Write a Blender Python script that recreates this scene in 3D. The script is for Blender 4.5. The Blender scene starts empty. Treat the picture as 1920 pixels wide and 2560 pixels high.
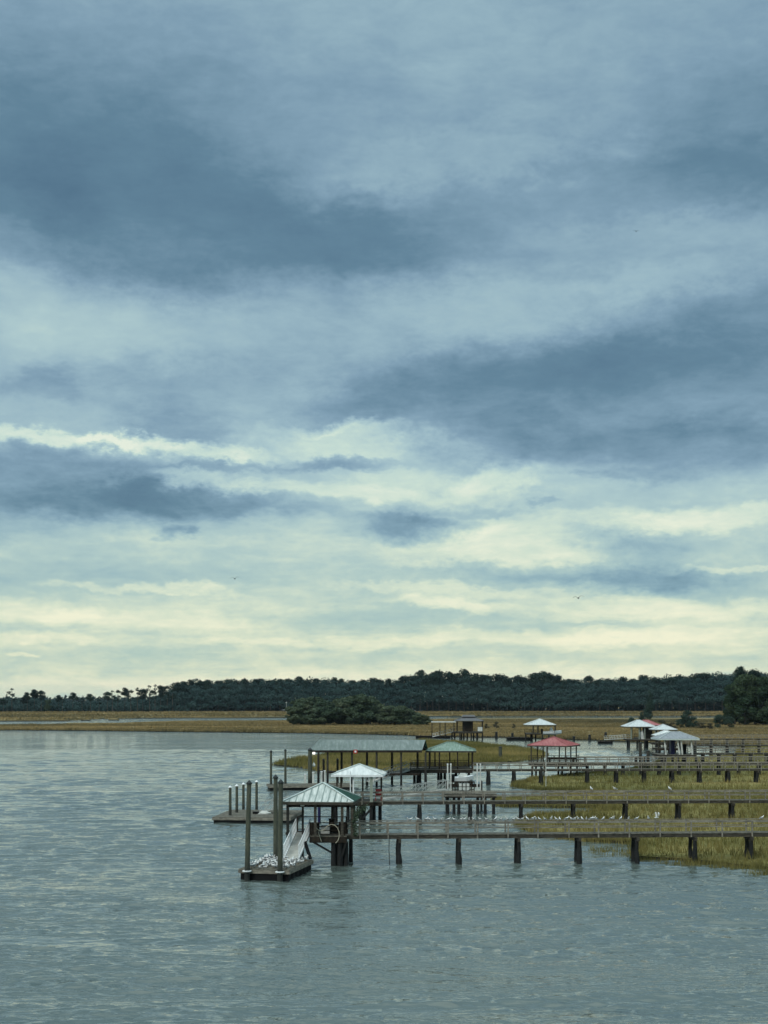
import bpy, bmesh, math, random
import numpy as np
from mathutils import Vector, Matrix
random.seed(7); rng = np.random.default_rng(7)
R = math.radians
S = bpy.context.scene
COL = S.collection

# ------------------------------------------------------------------ camera
F_PX, H, HY = 3400.0, 11.8, 1748.0     # focal length in photo pixels, eye height, horizon row
cam_d = bpy.data.cameras.new('camera'); cam = bpy.data.objects.new('camera', cam_d); COL.objects.link(cam)
cam.location = (0, 0, H); cam.rotation_euler = (math.pi/2, 0, 0)   # level camera, rising front
cam_d.sensor_fit = 'HORIZONTAL'; cam_d.sensor_width = 36; cam_d.lens = 36*F_PX/1920; cam_d.shift_y = (HY-1280)/1920
cam_d.clip_start = 1; cam_d.clip_end = 30000
S.camera = cam
S.render.resolution_x = 768; S.render.resolution_y = 1024
S.view_settings.view_transform = 'Standard'; S.view_settings.look = 'None'
S.view_settings.exposure = 0.0; S.view_settings.gamma = 1
S.cycles.use_denoising = True
S.cycles.max_bounces = 6; S.cycles.diffuse_bounces = 2; S.cycles.glossy_bounces = 3
S.cycles.transparent_max_bounces = 4; S.cycles.volume_bounces = 0
S.cycles.caustics_reflective = False; S.cycles.caustics_refractive = False

def ray(px, py): return Vector(((px-960)/F_PX, 1.0, (HY-py)/F_PX))
def W(px, py, z=0.0):                       # photo pixel -> point on the level z
    d = ray(px, py); t = (z-H)/d.z
    return Vector((d.x*t, d.y*t, z))
def P(px, py, Y):                           # photo pixel -> point at the distance Y
    d = ray(px, py); t = Y/d.y
    return Vector((d.x*t, Y, H+d.z*t))
def Z(py, Y): return P(960, py, Y).z
def X(px, Y, z=2.0): return (px-960)/F_PX*Y
def YW(py, z=0.0): return W(960, py, z).y

def lin(c):
    return tuple(((v/255.0)/12.92 if v/255.0 <= 0.04045 else ((v/255.0+0.055)/1.055)**2.4) for v in c)

# ------------------------------------------------------------------ world
SUN_EL, SUN_AZ = R(38), R(215)              # behind the left shoulder of the viewer, veiled
world = bpy.data.worlds.new('World'); S.world = world; world.use_nodes = True
nt = world.node_tree; nt.nodes.clear()
class NT:
    def __init__(s, nt): s.nt = nt
    def n(s, t, **kw):
        nd = s.nt.nodes.new(t)
        for k, v in kw.items(): setattr(nd, k, v)
        return nd
    def l(s, a, b): s.nt.links.new(a, b)
    def m(s, op, a, b=None, c=None, clamp=False):
        nd = s.nt.nodes.new('ShaderNodeMath'); nd.operation = op; nd.use_clamp = clamp
        for i, v in enumerate((a, b, c)):
            if v is None: continue
            if isinstance(v, (int, float)): nd.inputs[i].default_value = v
            else: s.nt.links.new(v, nd.inputs[i])
        return nd.outputs[0]
    def ramp(s, fac, stops, interp='LINEAR'):
        nd = s.nt.nodes.new('ShaderNodeValToRGB'); cr = nd.color_ramp; cr.interpolation = interp
        while len(cr.elements) > 1: cr.elements.remove(cr.elements[-1])
        cr.elements[0].position = stops[0][0]; cr.elements[0].color = (*stops[0][1], 1)
        for p, c in stops[1:]:
            e = cr.elements.new(p); e.color = (*c, 1)
        if fac is not None: s.nt.links.new(fac, nd.inputs[0])
        return nd.outputs[0]
    def mapr(s, v, a, b, c, d, smooth=False):
        nd = s.nt.nodes.new('ShaderNodeMapRange'); nd.clamp = True
        if smooth: nd.interpolation_type = 'SMOOTHSTEP'
        s.nt.links.new(v, nd.inputs[0])
        for i, x in enumerate((a, b, c, d)): nd.inputs[i+1].default_value = x
        return nd.outputs[0]
    def noise(s, vec, scale, detail=4, rough=0.5, dist=0.0, dim='3D'):
        nd = s.nt.nodes.new('ShaderNodeTexNoise'); nd.noise_dimensions = dim
        nd.inputs['Scale'].default_value = scale; nd.inputs['Detail'].default_value = detail
        nd.inputs['Roughness'].default_value = rough; nd.inputs['Distortion'].default_value = dist
        if vec is not None: s.nt.links.new(vec, nd.inputs['Vector'])
        return nd
    def mapping(s, vec, loc=(0,0,0), rot=(0,0,0), sc=(1,1,1), typ='POINT'):
        nd = s.nt.nodes.new('ShaderNodeMapping'); nd.vector_type = typ
        nd.inputs['Location'].default_value = loc; nd.inputs['Rotation'].default_value = rot; nd.inputs['Scale'].default_value = sc
        s.nt.links.new(vec, nd.inputs['Vector']); return nd.outputs[0]
    def comb(s, x, y, z=0.0):
        nd = s.nt.nodes.new('ShaderNodeCombineXYZ')
        for i, v in enumerate((x, y, z)):
            if isinstance(v, (int, float)): nd.inputs[i].default_value = v
            else: s.nt.links.new(v, nd.inputs[i])
        return nd.outputs[0]
    def sep(s, v):
        nd = s.nt.nodes.new('ShaderNodeSeparateXYZ'); s.nt.links.new(v, nd.inputs[0]); return nd.outputs
w = NT(nt)
tc = w.n('ShaderNodeTexCoord')
dx, dy, dz = w.sep(tc.outputs['Generated'])[:3]
az = w.m('ARCTAN2', dx, dy)
el = w.m('ARCSINE', w.m('MAXIMUM', w.m('MINIMUM', dz, 0.9999), -0.9999))
U0 = w.m('MULTIPLY', az, 10.0)              # azimuth and elevation in tenths of a radian: the sky dome's own coordinates
V0 = w.m('MULTIPLY', el, 10.0)
def skyuv(px, py):
    d = ray(px, py).normalized(); return math.atan2(d.x, d.y)*10, math.asin(d.z)*10
UV0 = w.comb(U0, V0)
stretch = w.mapping(UV0, sc=(0.55, 1.15, 1))
n1 = w.noise(stretch, 0.75, 7, 0.58)
n2 = w.noise(w.mapping(UV0, loc=(7,3,2), sc=(0.8, 1.35, 1)), 3.0, 9, 0.68)
damp = w.mapr(el, 0.0, 0.30, 0.32, 1.0)
r1, g1, _ = w.sep(n1.outputs['Color'])[:3]; r2, g2, _ = w.sep(n2.outputs['Color'])[:3]
def warp(base, a, ka, b, kb, useDamp):
    t = w.m('ADD', w.m('MULTIPLY', w.m('SUBTRACT', a, 0.5), ka), w.m('MULTIPLY', w.m('SUBTRACT', b, 0.5), kb))
    if useDamp: t = w.m('MULTIPLY', t, damp)
    return w.m('ADD', base, t)
UV = w.comb(warp(U0, r1, 1.3, r2, 0.85, False), warp(V0, g1, 0.7, g2, 0.52, True))
# base brightness against elevation
base = w.ramp(w.mapr(el, 0.0, 0.55, 0, 1), [(p, (v,)*3) for p, v in
    [(0.0,.81),(0.05,.79),(0.12,.74),(0.2,.68),(0.28,.66),(0.34,.58),(0.42,.47),(0.55,.43),(0.7,.36),(0.85,.40),(1.0,.42)]])
L = w.m('ADD', base, 0.0)
BLOBS = [ # photo x, y, half sizes, tilt in degrees, brightness
 (60,330,720,300,6,-.15),(560,560,700,250,-9,-.17),(900,590,560,170,-5,-.11),(420,700,380,120,0,-.10),(20,480,300,200,0,-.07),(250,120,500,160,10,-.02),
 (1900,320,460,230,0,-.11),(1650,440,700,100,3,-.06),
 (1720,950,700,290,3,-.19),(1250,950,560,160,8,-.15),(1880,800,420,170,12,-.07),(1700,1120,620,100,-3,-.17),(1250,1100,240,105,0,-.15),(1000,990,340,110,8,-.08),
 (120,1230,640,130,-4,-.31),(480,1262,470,62,-3,-.24),(0,1300,330,80,0,-.16),(180,1150,330,48,-5,-.12),(860,1156,240,26,2,-.24),(560,1172,260,22,0,-.16),
 (1020,1325,230,55,0,-.36),(1200,1282,150,18,0,-.14),(455,1338,75,28,5,-.26),(820,1290,240,22,-2,-.07),
 (1480,1442,560,38,-2,-.24),(1750,1466,380,28,-3,-.12),(1610,1380,230,70,-12,-.15),(1370,1256,90,12,0,-.16),(1500,1186,150,20,0,-.12),
 (1000,1545,700,48,0,-.09),(200,1440,620,55,0,-.10),(380,1650,800,35,0,-.04),(1620,1620,220,20,0,-.09),(1650,1548,380,14,0,-.08),(430,1075,230,95,0,-.16),(800,1030,420,55,6,-.04),(100,960,140,60,0,-.10),
 (200,770,330,150,0,.15),(120,880,420,150,0,.07),(820,800,800,130,3,.06),(600,900,500,100,0,.01),(330,960,500,70,0,-.07),
 (120,1092,420,30,-1,.30),(450,1125,330,30,-6,.30),(880,1110,340,60,0,.24),(830,1068,260,26,0,.18),(1010,1190,260,50,0,.14),
 (1245,1205,150,50,10,.20),(900,1235,420,32,-3,.20),(480,1205,260,30,-5,.14),
 (1250,1385,420,75,-4,.22),(1190,1325,160,55,0,.14),(1800,1300,330,38,4,.18),(1480,1318,380,50,0,.15),(260,1330,320,40,-4,.12),(760,1380,200,50,0,.08),
 (380,1478,330,16,-4,.15),(90,1525,330,42,-3,.17),(430,1555,360,36,-3,.12),(820,1603,380,18,0,.13),(180,1590,280,20,0,.12),
 (1700,1520,520,44,-3,.16),(1300,1592,460,34,0,.13),(1130,1505,240,26,-4,.20),(1860,1430,170,12,0,.16),(1080,1470,400,18,-3,.14),(1650,1590,420,60,0,.14),
 (112,1637,75,8,-3,.16),(300,1715,900,34,0,.12),(1200,1690,1100,50,0,.10),
 (1420,760,640,150,0,.08),(1000,60,800,170,0,.06),(1150,390,520,80,3,.08),(1650,690,420,60,0,.06),(1500,230,500,150,0,.05),(1700,560,400,80,0,.05)]
for bx, by, rx, ry, rot, amp in BLOBS:
    cu, cv = skyuv(bx, by)
    v = w.mapping(UV, loc=(cu, cv, 0), rot=(0, 0, R(rot)), sc=(rx/340.0, ry/340.0, 1), typ='TEXTURE')
    ln = w.n('ShaderNodeVectorMath', operation='LENGTH'); w.l(v, ln.inputs[0])
    g = w.mapr(ln.outputs['Value'], 0.26, 1.0, amp, 0.0, True)
    L = w.m('ADD', L, g)
# wisps and mottling
n3 = w.noise(w.mapping(UV0, loc=(3,9,1), sc=(0.55, 1.3, 1)), 2.6, 9, 0.68, 0.35)
n6 = w.noise(w.mapping(UV0, loc=(2,6,1), sc=(0.5, 1.5, 1)), 9.0, 6, 0.65, 0.3)
L = w.m('ADD', L, w.m('MULTIPLY', w.m('SUBTRACT', n6.outputs[0], 0.5), w.mapr(el, 0.02, 0.3, 0.30, 0.11)))
n4 = w.noise(w.mapping(UV0, loc=(1,5,4), sc=(0.16, 2.3, 1)), 4.2, 6, 0.6, 0.2)
n5 = w.noise(w.mapping(UV0, loc=(8,2,4), sc=(0.7, 0.95, 1)), 1.1, 6, 0.6, 0.4)
L = w.m('ADD', L, w.m('MULTIPLY', w.m('SUBTRACT', n3.outputs[0], 0.5), w.mapr(el, 0.0, 0.3, 0.42, 0.23)))
L = w.m('ADD', L, w.m('MULTIPLY', w.m('SUBTRACT', n4.outputs[0], 0.5), w.mapr(el, 0.02, 0.22, 0.34, 0.0)))
L = w.m('ADD', L, w.m('MULTIPLY', w.m('SUBTRACT', n5.outputs[0], 0.5), w.mapr(el, 0.05, 0.3, 0.05, 0.20)))
skycol_hi = w.ramp(L, [(0.0, lin((80,112,136))), (0.2, lin((98,132,153))), (0.38, lin((130,161,181))), (0.52, lin((154,184,197))), (0.68, lin((175,203,207))), (0.84, lin((203,225,214))), (1.0, lin((232,241,224)))])
skycol_lo = w.ramp(L, [(0.0, lin((84,118,140))), (0.2, lin((104,140,156))), (0.38, lin((134,170,182))), (0.52, lin((160,192,192))), (0.68, lin((184,208,196))), (0.84, lin((222,231,204))), (1.0, lin((250,248,216)))])
mx = w.n('ShaderNodeMix', data_type='RGBA'); w.l(w.mapr(el, 0.03, 0.17, 0, 1), mx.inputs[0]); w.l(skycol_lo, mx.inputs[6]); w.l(skycol_hi, mx.inputs[7])
bg1 = w.n('ShaderNodeBackground'); mz = w.n('ShaderNodeMix', data_type='RGBA'); w.l(w.mapr(el, 0.50, 0.95, 0, 0.85, True), mz.inputs[0]); w.l(mx.outputs[2], mz.inputs[6]); mz.inputs[7].default_value = (.335, .392, .390, 1)
w.l(mz.outputs[2], bg1.inputs[0])
# an overcast sky is brightest overhead
over = w.m('ADD', w.mapr(el, 0.50, 1.10, 1.0, 4.0, True), 0.0)
w.l(over, bg1.inputs[1])
sky = w.n('ShaderNodeTexSky', sky_type='NISHITA'); sky.sun_disc = False
sky.sun_elevation = SUN_EL; sky.sun_rotation = SUN_AZ; sky.air_density = 1.0; sky.dust_density = 2.0
bg2 = w.n('ShaderNodeBackground'); w.l(sky.outputs[0], bg2.inputs[0]); bg2.inputs[1].default_value = 0.08
ms = w.n('ShaderNodeMixShader'); ms.inputs[0].default_value = 0.06
w.l(bg1.outputs[0], ms.inputs[1]); w.l(bg2.outputs[0], ms.inputs[2])
wo = w.n('ShaderNodeOutputWorld'); w.l(ms.outputs[0], wo.inputs[0])
world.cycles.sampling_method = 'MANUAL'; world.cycles.sample_map_resolution = 512

sun_d = bpy.data.lights.new('sun', 'SUN'); sun_d.energy = 1.5; sun_d.angle = R(14); sun_d.color = (1.0, 0.95, 0.88)
sun = bpy.data.objects.new('sun', sun_d); COL.objects.link(sun)
sdir = Vector((math.sin(SUN_AZ)*math.cos(SUN_EL), math.cos(SUN_AZ)*math.cos(SUN_EL), math.sin(SUN_EL)))
sun.rotation_euler = (-sdir).to_track_quat('-Z', 'Y').to_euler(); sun.location = (0, 0, 60)

# ------------------------------------------------------------------ materials
def base_mat(name):
    m = bpy.data.materials.new(name); m.use_nodes = True
    t = NT(m.node_tree); b = m.node_tree.nodes['Principled BSDF']
    return m, t, b
def noise_mat(name, a, b, scale=3.0, rough=0.8, detail=5, stretch=(1,1,1), bump=0.0, spec=0.3, third=None, metallic=0.0):
    m, t, p = base_mat(name)
    g = t.n('ShaderNodeNewGeometry')
    v = t.mapping(g.outputs['Position'], sc=stretch)
    n = t.noise(v, scale, detail, 0.65)
    stops = [(0.32, a), (0.68, b)]
    if third: stops = [(0.25, a), (0.5, b), (0.75, third)]
    t.l(t.ramp(n.outputs[0], stops), p.inputs['Base Color'])
    p.inputs['Roughness'].default_value = rough; p.inputs['Specular IOR Level'].default_value = spec; p.inputs['Metallic'].default_value = metallic
    if bump:
        bn = t.n('ShaderNodeBump'); bn.inputs['Strength'].default_value = 1; bn.inputs['Distance'].default_value = bump
        t.l(n.outputs[0], bn.inputs['Height']); t.l(bn.outputs[0], p.inputs['Normal'])
    return m
def tidal_mat(name, a, b, z0, z1, wet=(0.012,0.014,0.012)):     # wood whose tidal zone is black with oysters and algae
    m, t, p = base_mat(name)
    g = t.n('ShaderNodeNewGeometry')
    n = t.noise(t.mapping(g.outputs['Position'], sc=(6,6,1)), 1.6, 5, 0.7)
    dry = t.ramp(n.outputs[0], [(0.3, a), (0.7, b)])
    n2 = t.noise(g.outputs['Position'], 5.0, 4, 0.7)
    zz = t.m('ADD', t.sep(g.outputs['Position'])[2], t.m('MULTIPLY', t.m('SUBTRACT', n2.outputs[0], 0.5), 0.9))
    mxn = t.n('ShaderNodeMix', data_type='RGBA'); t.l(t.mapr(zz, z0, z1, 0, 1), mxn.inputs[0])
    wetc = t.ramp(n2.outputs[0], [(0.35, wet), (0.75, tuple(c*2.6 for c in wet))])
    t.l(wetc, mxn.inputs[6]); t.l(dry, mxn.inputs[7]); t.l(mxn.outputs[2], p.inputs['Base Color'])
    p.inputs['Roughness'].default_value = 0.85
    bn = t.n('ShaderNodeBump'); bn.inputs['Distance'].default_value = 0.03; t.l(n2.outputs[0], bn.inputs['Height']); t.l(bn.outputs[0], p.inputs['Normal'])
    return m
def plain(name, c, rough=0.6, spec=0.3, metallic=0.0):
    return noise_mat(name, tuple(x*0.8 for x in c), tuple(min(1, x*1.12) for x in c), 2.0, rough, 5, spec=spec, metallic=metallic)
M = {}
M['wood'] = noise_mat('weathered wood', (.022,.022,.019), (.095,.085,.066), 2.2, 0.9, 6, (1,1,5), spec=.15)
M['deckwood'] = noise_mat('deck boards', (.07,.07,.058), (.19,.18,.145), 1.6, 0.9, 6, (3,1,3), spec=.15)
M['railwood'] = noise_mat('grey rail wood', (.10,.095,.08), (.31,.29,.24), 1.3, 0.9, 6, (1.5,3,4), spec=.15)
M['darkwood'] = noise_mat('dark brown boards', (.012,.011,.010), (.05,.040,.030), 3.0, 0.9, 6, spec=.15)
M['pile'] = tidal_mat('tidal pile', (.014,.014,.012), (.055,.050,.038), 1.4, 2.6, (.004,.005,.005))
M['mooring'] = tidal_mat('mooring pile wood', (.028,.038,.028), (.095,.10,.066), 0.5, 1.7)
M['lightpost'] = tidal_mat('pale post', (.16,.19,.15), (.33,.37,.31), 1.2, 2.0)
M['black'] = plain('black rubber', (.005,.006,.007), .7, .2)
M['capdark'] = plain('dark pile cap', (.018,.024,.024), .5)
M['white'] = noise_mat('white paint', (.62,.66,.66), (.82,.85,.85), 1.5, 0.5, 5)
M['offwhite'] = noise_mat('dirty white', (.40,.42,.39), (.68,.70,.66), 1.2, 0.6, 5)
M['alu'] = noise_mat('aluminium', (.26,.29,.28), (.44,.47,.45), 2.0, 0.55, 4, metallic=.1)
M['rampgrey'] = noise_mat('ramp boards', (.30,.30,.27), (.50,.50,.45), 1.6, 0.8, 6)
M['navy'] = plain('navy wrap', (.012,.014,.07), .5)
M['redpaint'] = plain('red paint', (.42,.03,.03), .5)
M['rope'] = noise_mat('pale rope', (.34,.32,.24), (.5,.48,.38), 8, 0.9)
M['mud'] = noise_mat('mud', (.018,.017,.012), (.06,.055,.036), 0.7, 0.7, 6)
def roof_mat(name, a, b, c=None, rough=.55, scale=1.2, st=(3.2,.6,.6)):
    return noise_mat(name, a, b, scale, rough, 7, st, bump=0.0, spec=.4, third=c)
M['roof_skylit'] = roof_mat('sky-lit green metal', (.20,.26,.24), (.44,.49,.46), (.66,.70,.66), scale=1.4)  # green metal with the bright sky on it painted into the colour
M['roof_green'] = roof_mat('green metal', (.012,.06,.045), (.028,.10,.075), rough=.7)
M['roof_long'] = roof_mat('pale green metal', (.10,.145,.13), (.18,.225,.21), (.31,.36,.335), scale=.9)
M['roof_moss'] = roof_mat('mossy green metal', (.08,.14,.09), (.17,.25,.20), (.30,.38,.34), scale=1.3)
M['roof_white'] = roof_mat('white metal', (.52,.56,.55), (.74,.77,.75), rough=.5)
M['roof_white2'] = roof_mat('off white metal', (.42,.46,.46), (.60,.64,.63), rough=.55)
M['roof_grey'] = roof_mat('grey shingle', (.19,.21,.23), (.30,.33,.35), rough=.8)
M['roof_brown'] = roof_mat('brown shingle', (.08,.085,.09), (.15,.155,.16), rough=.85)
M['roof_red'] = roof_mat('faded red metal', (.22,.055,.055), (.33,.10,.10), (.42,.17,.16), scale=1.0)
M['rib'] = roof_mat('dark front rib', (.07,.11,.10), (.20,.26,.24), (.34,.40,.37))
M['trim'] = noise_mat('pale ridge trim', (.42,.50,.48), (.60,.68,.66), 2, .5)

# foliage
def leaf_mat(name, a, b, c, scale):
    m, t, p = base_mat(name)
    g = t.n('ShaderNodeNewGeometry'); oi = t.n('ShaderNodeObjectInfo')
    n = t.noise(g.outputs['Position'], scale, 3, 0.6)
    n2 = t.noise(g.outputs['Position'], scale*9, 2, 0.6)
    f = t.m('ADD', t.m('MULTIPLY', n.outputs[0], 0.62), t.m('MULTIPLY', n2.outputs[0], 0.38))
    f = t.m('ADD', f, t.m('MULTIPLY', t.m('SUBTRACT', oi.outputs['Random'], 0.5), 0.22))
    t.l(t.ramp(f, [(0.32, a), (0.5, b), (0.68, c)]), p.inputs['Base Color'])
    p.inputs['Roughness'].default_value = 0.9; p.inputs['Specular IOR Level'].default_value = 0.1
    return m
M['pineleaf'] = leaf_mat('pine needles', (.007,.019,.017), (.014,.032,.026), (.030,.052,.038), .05)
M['forest'] = leaf_mat('forest leaves', (.007,.021,.023), (.014,.035,.035), (.028,.054,.050), .03)
M['copse'] = leaf_mat('copse leaves', (.032,.054,.036), (.060,.088,.054), (.105,.128,.075), .10)
M['righttree'] = leaf_mat('right tree leaves', (.010,.024,.014), (.024,.046,.026), (.055,.082,.044), .12)
M['shrub'] = leaf_mat('brown shrub leaves', (.04,.042,.026), (.075,.072,.045), (.12,.11,.07), .2)
M['darkshrub'] = leaf_mat('dark shrub leaves', (.018,.038,.030), (.034,.060,.046), (.058,.086,.062), .2)
M['bark'] = noise_mat('bark', (.03,.03,.026), (.085,.08,.07), 1.5, .95)
def grass_mat(name, a, b, c, s1, s2, yfade=None):
    m, t, p = base_mat(name)
    g = t.n('ShaderNodeNewGeometry')
    n = t.noise(t.mapping(g.outputs['Position'], sc=(0.55,1,0.2)), s1, 5, 0.6, 0.3)
    n2 = t.noise(g.outputs['Position'], s2, 2, 0.6)
    n3 = t.noise(t.mapping(g.outputs['Position'], rot=(0,0,.1), sc=(0.35,1,0.2)), s1*.35, 3, 0.55, 0.5)
    f = t.m('ADD', t.m('MULTIPLY', n.outputs[0], 0.42), t.m('MULTIPLY', n2.outputs[0], 0.24))
    f = t.m('ADD', f, t.m('MULTIPLY', n3.outputs[0], 0.34))
    t.l(t.ramp(f, [(0.38, a), (0.49, b), (0.60, c)]), p.inputs['Base Color'])
    p.inputs['Roughness'].default_value = 0.95; p.inputs['Specular IOR Level'].default_value = 0.08
    return m
M['grass_near'] = grass_mat('marsh grass', (.072,.078,.026), (.155,.143,.048), (.29,.235,.092), .07, 2.5)
M['grass_far'] = grass_mat('far marsh grass', (.085,.078,.042), (.18,.145,.068), (.31,.235,.11), .022, .5)

# water
def water_mat():
    m, t, p = base_mat('river water')
    g = t.n('ShaderNodeNewGeometry'); pos = g.outputs['Position']; px_, py_, _z = t.sep(pos)[:3]
    p.inputs['Base Color'].default_value = (.090, .118, .106, 1)
    p.inputs['IOR'].default_value = 1.55; p.inputs['Specular IOR Level'].default_value = 0.5
    patch = t.noise(t.mapping(pos, sc=(0.55, 1, 1)), 0.045, 5, 0.62, 0.6)
    patch2 = t.noise(t.mapping(pos, rot=(0,0,.2), sc=(0.35, 1, 1)), 0.25, 4, 0.65, 0.5)
    a = t.noise(t.mapping(pos, rot=(0,0,.12), sc=(0.5, 1.05, 1)), 1.5, 2, 0.5, 0.4)
    b = t.noise(t.mapping(pos, rot=(0,0,-.1), sc=(0.6, 1.1, 1)), 3.4, 2, 0.5, 0.4)
    c = t.noise(t.mapping(pos, rot=(0,0,.2), sc=(0.4, 1.1, 1)), 0.33, 2, 0.5, 0.4)
    e = t.noise(t.mapping(pos, rot=(0,0,-.15), sc=(0.35, 1.1, 1)), 0.085, 1, 0.4, 0.4)
    slick = t.noise(t.mapping(pos, rot=(0,0,.04), sc=(0.13, 1, 1)), 0.14, 4, 0.62, 0.3)
    # sheltered creek behind the docks is calmer
    side = t.m('SUBTRACT', px_, t.m('MULTIPLY', py_, 0.035))
    calm = t.m('MULTIPLY', t.mapr(side, 0.0, 14.0, 0, 1, True), t.mapr(py_, 130.0, 190.0, 0, 1, True))
    expo = t.m('MULTIPLY', t.m('SUBTRACT', 1.0, t.m('MULTIPLY', calm, 0.72)), t.mapr(slick.outputs[0], 0.54, 0.66, 1.0, 0.30, True))
    wind = t.m('MULTIPLY', t.mapr(patch.outputs[0], 0.38, 0.60, 0.30, 1.0, True), expo)
    wind2 = t.m('MULTIPLY', t.mapr(patch2.outputs[0], 0.36, 0.62, 0.35, 1.0, True), expo)
    z_ = lambda n_, k: t.m('MULTIPLY', t.m('SUBTRACT', n_.outputs[0], 0.5), k)
    hgt = t.m('ADD', t.m('MULTIPLY', z_(a, 0.16), wind2), t.m('MULTIPLY', z_(b, 0.10), wind))
    hgt = t.m('ADD', hgt, t.m('MULTIPLY', t.m('ADD', z_(c, 0.40), z_(e, 0.5)), expo))
    bn = t.n('ShaderNodeBump'); bn.inputs['Strength'].default_value = 1.0; bn.inputs['Distance'].default_value = 1.0
    t.l(hgt, bn.inputs['Height']); t.l(bn.outputs[0], p.inputs['Normal'])
    p.inputs['Roughness'].default_value = 0.06
    return m
M['water'] = water_mat()

# ------------------------------------------------------------------ builders
def tag(o, label=None, cat=None, group=None, kind=None):
    if label: o['label'] = label
    if cat: o['category'] = cat
    if group: o['group'] = group
    if kind: o['kind'] = kind
    return o
def thing(name, label, cat, loc, group=None):
    o = bpy.data.objects.new(name, None); COL.objects.link(o); o.location = loc; o.empty_display_size = .3
    return tag(o, label, cat, group)
def copy_thing(src, loc, rz=0.0, sc=None, label=None, group=None):
    r = src.copy(); COL.objects.link(r); r.location = loc; r.rotation_euler = (0, 0, rz)
    if sc: r.scale = sc
    if label: r['label'] = label
    if group: r['group'] = group
    for ch in list(src.children):
        c = ch.copy(); COL.objects.link(c); c.parent = r
        for g in list(ch.children):
            d = g.copy(); COL.objects.link(d); d.parent = c
    return r
class MB:
    """collects shapes in world coordinates; build() links them as one mesh (local to its thing)"""
    def __init__(s): s.v = []; s.f = []; s.mi = []
    def add(s, vs, fs, mi=0):
        k = len(s.v); s.v += [tuple(v) for v in vs]; s.f += [tuple(i+k for i in f) for f in fs]; s.mi += [mi]*len(fs); return s
    def hexa(s, c, mi=0):   # 8 corners: bottom 4 ccw, top 4 ccw
        return s.add(c, [(3,2,1,0),(4,5,6,7),(0,1,5,4),(1,2,6,5),(2,3,7,6),(3,0,4,7)], mi)
    def box(s, x0, x1, y0, y1, z0, z1, mi=0):
        return s.hexa([(x0,y0,z0),(x1,y0,z0),(x1,y1,z0),(x0,y1,z0),(x0,y0,z1),(x1,y0,z1),(x1,y1,z1),(x0,y1,z1)], mi)
    def beam(s, a, b, wd, ht, mi=0, up=Vector((0,0,1))):
        a = Vector(a); b = Vector(b); d = (b-a).normalized()
        if abs(d.dot(up)) > .98: up = Vector((0,1,0))
        sx = d.cross(up).normalized()*wd/2; sz = sx.cross(d).normalized()*ht/2
        return s.hexa([a-sx-sz, a+sx-sz, b+sx-sz, b-sx-sz, a-sx+sz, a+sx+sz, b+sx+sz, b-sx+sz], mi)
    def tube(s, a, b, r0, r1=None, n=8, mi=0, jag=0.0):
        r1 = r0 if r1 is None else r1
        a = Vector(a); b = Vector(b); d = (b-a).normalized()
        q = Vector((1,0,0)) if abs(d.x) < .9 else Vector((0,1,0))
        e1 = d.cross(q).normalized(); e2 = d.cross(e1)
        vs = []
        for c, r in ((a, r0), (b, r1)):
            for i in range(n):
                t = 2*math.pi*i/n; k = r*(1+jag*random.uniform(-1,1)); vs.append(c+e1*math.cos(t)*k+e2*math.sin(t)*k)
        fs = [(i, (i+1) % n, n+(i+1) % n, n+i) for i in range(n)]+[tuple(range(n-1,-1,-1)), tuple(range(n, 2*n))]
        return s.add(vs, fs, mi)
    def path(s, pts, r, n=6):
        for a, b in zip(pts, pts[1:]): s.tube(a, b, r, r, n)
        return s
    def build(s, name, mat, parent=None, smooth=False, loc=None):
        me = bpy.data.meshes.new(name)
        off = Vector(parent_origin(parent)) if parent else (Vector(loc) if loc else Vector((0,0,0)))
        me.from_pydata([tuple(Vector(v)-off) for v in s.v], [], s.f)
        for m in (mat if isinstance(mat, (list, tuple)) else [mat]): me.materials.append(m)
        if len(me.materials) > 1: me.polygons.foreach_set('material_index', s.mi)
        bm = bmesh.new(); bm.from_mesh(me); bmesh.ops.recalc_face_normals(bm, faces=bm.faces); bm.to_mesh(me); bm.free()
        if smooth: me.polygons.foreach_set('use_smooth', [True]*len(me.polygons))
        o = bpy.data.objects.new(name, me); COL.objects.link(o)
        if parent: o.parent = parent
        elif loc: o.location = loc
        return o
def parent_origin(p):
    v = Vector(p.location)
    while p.parent: p = p.parent; v += Vector(p.location)
    return v
def tri_mesh(name, verts, tris, mat, parent=None, attr=None):
    me = bpy.data.meshes.new(name); nv, ntr = len(verts), len(tris)
    me.vertices.add(nv); me.vertices.foreach_set('co', np.ascontiguousarray(verts, dtype=np.float32).ravel())
    me.loops.add(ntr*3); me.loops.foreach_set('vertex_index', np.ascontiguousarray(tris, dtype=np.int32).ravel())
    me.polygons.add(ntr); me.polygons.foreach_set('loop_start', np.arange(0, ntr*3, 3, dtype=np.int32))
    me.update(calc_edges=True); me.validate()
    me.materials.append(mat)
    o = bpy.data.objects.new(name, me); COL.objects.link(o)
    if parent: o.parent = parent
    return o

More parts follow.
